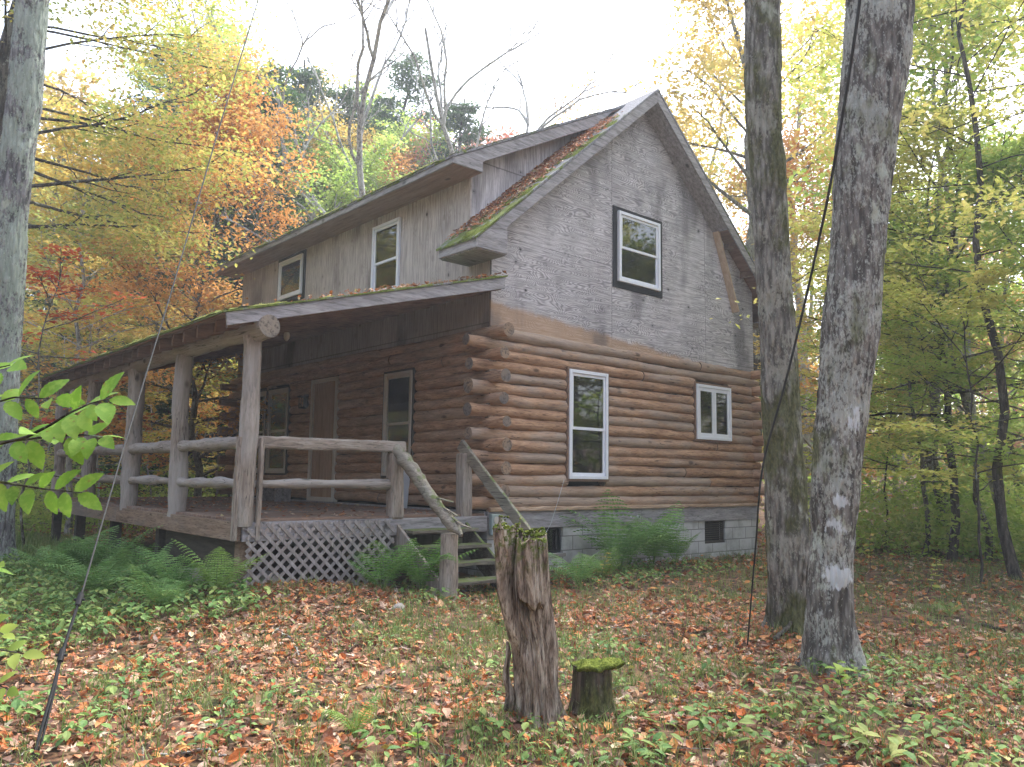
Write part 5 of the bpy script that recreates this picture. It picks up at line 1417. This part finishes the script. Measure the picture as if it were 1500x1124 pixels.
def rock(px, py, s, label, seed, mat='stone'):
    p = onG(px, py); z = float(ground_z(*p)); nu, nv = 26, 16
    t = MB(); u = np.linspace(0, 2*np.pi, nu, endpoint=False); v = np.linspace(0, np.pi, nv); U, Vv = np.meshgrid(u, v, indexing='ij')
    P = np.stack([np.cos(U)*np.sin(Vv), np.sin(U)*np.sin(Vv), np.cos(Vv)], -1).reshape(-1, 3); P = P*(1+.28*fbm(P*1.3+seed, 3, seed))[:, None]*np.array([s, s*.8, s*.75])
    P += [p[0], p[1], z+s*.35]
    i = np.arange(nu)[:, None]*nv; i2 = ((np.arange(nu)+1) % nu)[:, None]*nv; k = np.arange(nv-1)[None]
    t.add(P, np.stack([i+k, i2+k, i2+k+1, i+k+1], -1).reshape(-1, 4)); tag(t.build('rock', M[mat], smooth=True), label, 'rock')
rock(280, 862, .22, 'rounded brown rock behind the light green fern by the deck', 3)
rock(583, 896, .07, 'small pale stone in the leaves left of the bottom stair post', 5, 'concrete')

# ------------------------------------------------------------------ guy wire, hanging cable, string
a0 = onG(44, 1116); A0 = np.array([a0[0], a0[1], float(ground_z(*a0))-.05])
dA = np.dot(A0-EYE, _fw)
pts = [A0]
for px, py, d in ((75, 1018, dA+.25), (90, 960, dA+.4), (120, 868, dA+.65), (180, 660, dA+1.3), (250, 430, dA+2.1), (320, 190, dA+2.9), (378, 0, dA+3.6)): pts.append(spot(px, py, d))
pts = np.array(pts); pts = np.vstack([pts, pts[-1]+(pts[-1]-pts[-2])*1.6])
e = empty('guy_wire', A0, 'taut grey guy wire with a dark clamped anchor rod, rising from the lower left', 'guy wire')
t = MB(); t.tube(pts[3:], .0042, 8, cap=False); t.tube(pts[3:]+[.004, .003, 0], .0036, 6, cap=False); t.build('cable', M['steel'], e, smooth=True)
t = MB(); t.tube(pts[:4], .0085, 8); t.tube(pts[:3]+np.array([[.02, 0, 0], [.012, 0, 0], [0, 0, 0]]), .006, 8); t.build('rod', M['black'], e, smooth=True)
for i, f in ((2, 0.0), (3, -.12)):
    c = pts[i]+(pts[i-1]-pts[i])*abs(f); d = (pts[i]-pts[i-1])/np.linalg.norm(pts[i]-pts[i-1])
    t = MB(); t.tube([c-d*.035, c+d*.035], .017, 10); s = RT*.03; t.tube([c-s, c+s], .008, 8); t.build('clamp', M['black'], e, bevel=.002)
r_ = np.array([spot(1095, 945, 7.0)]+[spot(x, y, d) for x, y, d in ((1101, 870, 6.98), (1108, 790, 6.95), (1112, 720, 6.92), (1120, 665, 6.9), (1150, 565, 6.85), (1180, 440, 6.75), (1200, 350, 6.65), (1215, 280, 6.5), (1236, 160, 6.3), (1250, 70, 6.15), (1260, 0, 6.05), (1266, -70, 6.0))])
t = MB(); n = 90; q = np.linspace(0, len(r_)-1, n); Q = np.stack([np.interp(q, range(len(r_)), r_[:, j]) for j in range(3)], -1)
for j in range(3): Q[3:-3, j] = np.convolve(np.pad(Q[:, j], 3, mode='edge'), np.ones(7)/7, 'valid')[3:-3]
t.tube(Q, .0125*np.linspace(.55, 1.1, n), 8); tag(t.build('hanging_cable', M['black'], smooth=True), 'dark cable hanging in a curve across the two big trunks down to the leaves', 'cable')
t = MB(); t.tube([(1.33, -.09, .40), (1.2, -.10, .10), (1.08, -.08, -.22), (.98, -.04, -.40)], .003, 5); tag(t.build('string', M['pvc']), 'thin white string from the tall window sill to the basement window', 'string')

# ------------------------------------------------------------------ near saplings with bright leaves
def serrate_leaf():
    n = 15; y = np.linspace(-.5, .5, n); w = .25*np.sin(np.pi*(np.linspace(0, 1, n)**.82))**.85; w[0] = 0; w[-1] = 0
    w[1:-1] *= 1+.07*((np.arange(1, n-1) % 2)*2-1)
    V = []; F = []
    for i in range(n): V += [(-w[i], y[i], .16*w[i]-.25*y[i]**2), (0, y[i], -.25*y[i]**2), (w[i], y[i], .16*w[i]-.25*y[i]**2)]
    for i in range(n-1): b = 3*i; F += [(b, b+1, b+4, b+3), (b+1, b+2, b+5, b+4)]
    return np.array(V), np.array(F)
SL_T = serrate_leaf()
def sapling(base_px, depth, twigs, label, size, mat, seed, h):
    rng = np.random.default_rng(seed)
    b = spot(base_px, 700, depth); gz = float(ground_z(b[0], b[1]))
    e = empty('beech_sapling', (b[0], b[1], gz), label, 'sapling')
    st = MB(); lf = MB(); st.tube([(b[0], b[1], gz-.05), (b[0]+.02, b[1], gz+h*.5), (b[0], b[1], gz+h)], [.012, .009, .004], 7)
    for tw in twigs:
        P = np.array([spot(x, y, d) for x, y, d in tw]); n = 26; q = np.linspace(0, len(P)-1, n); Q = np.stack([np.interp(q, range(len(P)), P[:, j]) for j in range(3)], -1)
        root = np.array([b[0], b[1], P[0, 2]-.05]); Q = np.vstack([root, Q])
        st.tube(Q, np.linspace(.005, .0013, len(Q)), 6)
        Lt = np.cumsum(np.linalg.norm(np.diff(Q[1:], axis=0), axis=1)); m = int(Lt[-1]/(size*.36)); k = 0
        for s in np.linspace(.06, 1, m):
            i = min(n-2, int(s*(n-1))); p = Q[1+i]; d = Q[2+i]-Q[1+i]; d /= np.linalg.norm(d)
            sg = 1 if k % 2 else -1; k += 1
            nrm = np.array([0, 0, .55])-FH*rng.uniform(.35, .95)+rng.normal(0, .25, 3); nrm /= np.linalg.norm(nrm)
            side = np.cross(nrm, d)*sg
            dd = d*.75+side*(1.0 if s < .97 else .1)+np.array([0, 0, -.12]); dd -= nrm*np.dot(dd, nrm); dd /= np.linalg.norm(dd)
            sz = size*rng.uniform(.75, 1.15); X = np.cross(dd, nrm); c = p+dd*sz*.55
            V = c+sz*(SL_T[0][:, 0:1]*X+SL_T[0][:, 1:2]*dd+SL_T[0][:, 2:3]*nrm); lf.add(V, SL_T[1])
    st.build('stem', M['bark_dark'], e, smooth=True); lf.build('foliage', M[mat], e, smooth=True)
sapling(-120, 2.1, [[(-70, 668, 2.1), (40, 640, 2.08), (75, 622, 2.05), (100, 606, 2.0), (130, 592, 1.97), (165, 582, 1.95)],
                    [(-70, 640, 2.2), (0, 648, 2.15), (70, 640, 2.1), (120, 637, 2.1), (150, 640, 2.05)],
                    [(-70, 700, 2.2), (0, 706, 2.15), (60, 716, 2.1), (120, 722, 2.05)],
                    [(-90, 590, 2.3), (-40, 600, 2.2), (20, 582, 2.2), (85, 585, 2.2)],
                    [(-90, 540, 2.2), (-30, 545, 2.15), (15, 535, 2.1)], [(-90, 810, 2.2), (-50, 830, 2.2), (-8, 832, 2.1)]],
        'bright green beech sapling reaching in from the left edge close to the viewer', .080, 'lf_bright', 3, 1.8)
sapling(-100, 2.9, [[(-60, 960, 2.7), (-10, 950, 2.7), (35, 958, 2.7)], [(-60, 1000, 2.7), (-10, 1000, 2.7), (12, 1010, 2.7)], [(-70, 920, 2.8), (-20, 915, 2.8), (5, 930, 2.8)]],
        'leafy green seedling at the lower left edge below the bright sapling', .07, 'lf_green', 6, .6)
# a few upright seedlings
def seedling(px, py, h, label, mat, seed, nl=14, size=.07):
    rng = np.random.default_rng(seed); p = onG(px, py); z = float(ground_z(*p)); e = empty('seedling', (p[0], p[1], z), label, 'seedling')
    st = MB(); lf = MB(); P = spline((p[0], p[1], z), (rng.normal(0, .1), rng.normal(0, .1), 1), h, 8, rng, .08); st.tube(P, np.linspace(.005, .0015, 9), 5)
    for k in range(nl):
        s = .3+.7*k/nl; i = min(7, int(s*8)); c = P[i]; a = k*2.4; d = np.array([math.cos(a), math.sin(a), rng.uniform(-.2, .25)]); d /= np.linalg.norm(d)
        nrm = np.array([0, 0, 1])+rng.normal(0, .25, 3); nrm -= d*np.dot(nrm, d); nrm /= np.linalg.norm(nrm); X = np.cross(d, nrm); sz = size*rng.uniform(.7, 1.2)
        V = c+d*sz*.6+sz*(SL_T[0][:, 0:1]*X+SL_T[0][:, 1:2]*d+SL_T[0][:, 2:3]*nrm); lf.add(V, SL_T[1])
    st.build('stem', M['bark_mid'], e); lf.build('foliage', M[mat], e, smooth=True)
seedling(742, 1010, .45, 'leafy weed stem climbing the left side of the tall stump', 'lf_weed', 1, 22, .05)
seedling(880, 850, .42, 'yellow-leaved seedling in front of the foundation ferns', 'lf_gold', 2, 14, .08)
seedling(1358, 872, .55, 'yellow-green seedling standing at the far right of the leaf carpet', 'lf_yellow', 3, 22, .09)
seedling(612, 1112, .16, 'small bright two-leaved seedling left of the tall stump base', 'lf_bright', 4, 5, .07)
seedling(540, 830, .35, 'yellowish seedling among the ferns at the lattice', 'lf_yellow', 5, 14, .07)
seedling(1238, 1030, .30, 'round-leaved green plant at the foot of the leaning trunk', 'lf_green', 6, 14, .10)
seedling(1275, 840, .7, 'gold seedling at the clearing edge right of the leaning trunk', 'lf_gold', 7, 24, .08)

# ------------------------------------------------------------------ morning air
t = MB(); t.box((-100, -100, -4), (120, 120, 60))
hz = Mat('haze'); pv = hz.n('ShaderNodeVolumePrincipled'); pv.inputs['Color'].default_value = (.88, .94, 1, 1); pv.inputs['Density'].default_value = .0024
pv.inputs['Anisotropy'].default_value = .35
ho = hz.n('ShaderNodeOutputMaterial'); hz.nt.links.new(pv.outputs[0], ho.inputs['Volume'])
tag(t.build('haze', hz.m), kind='stuff')
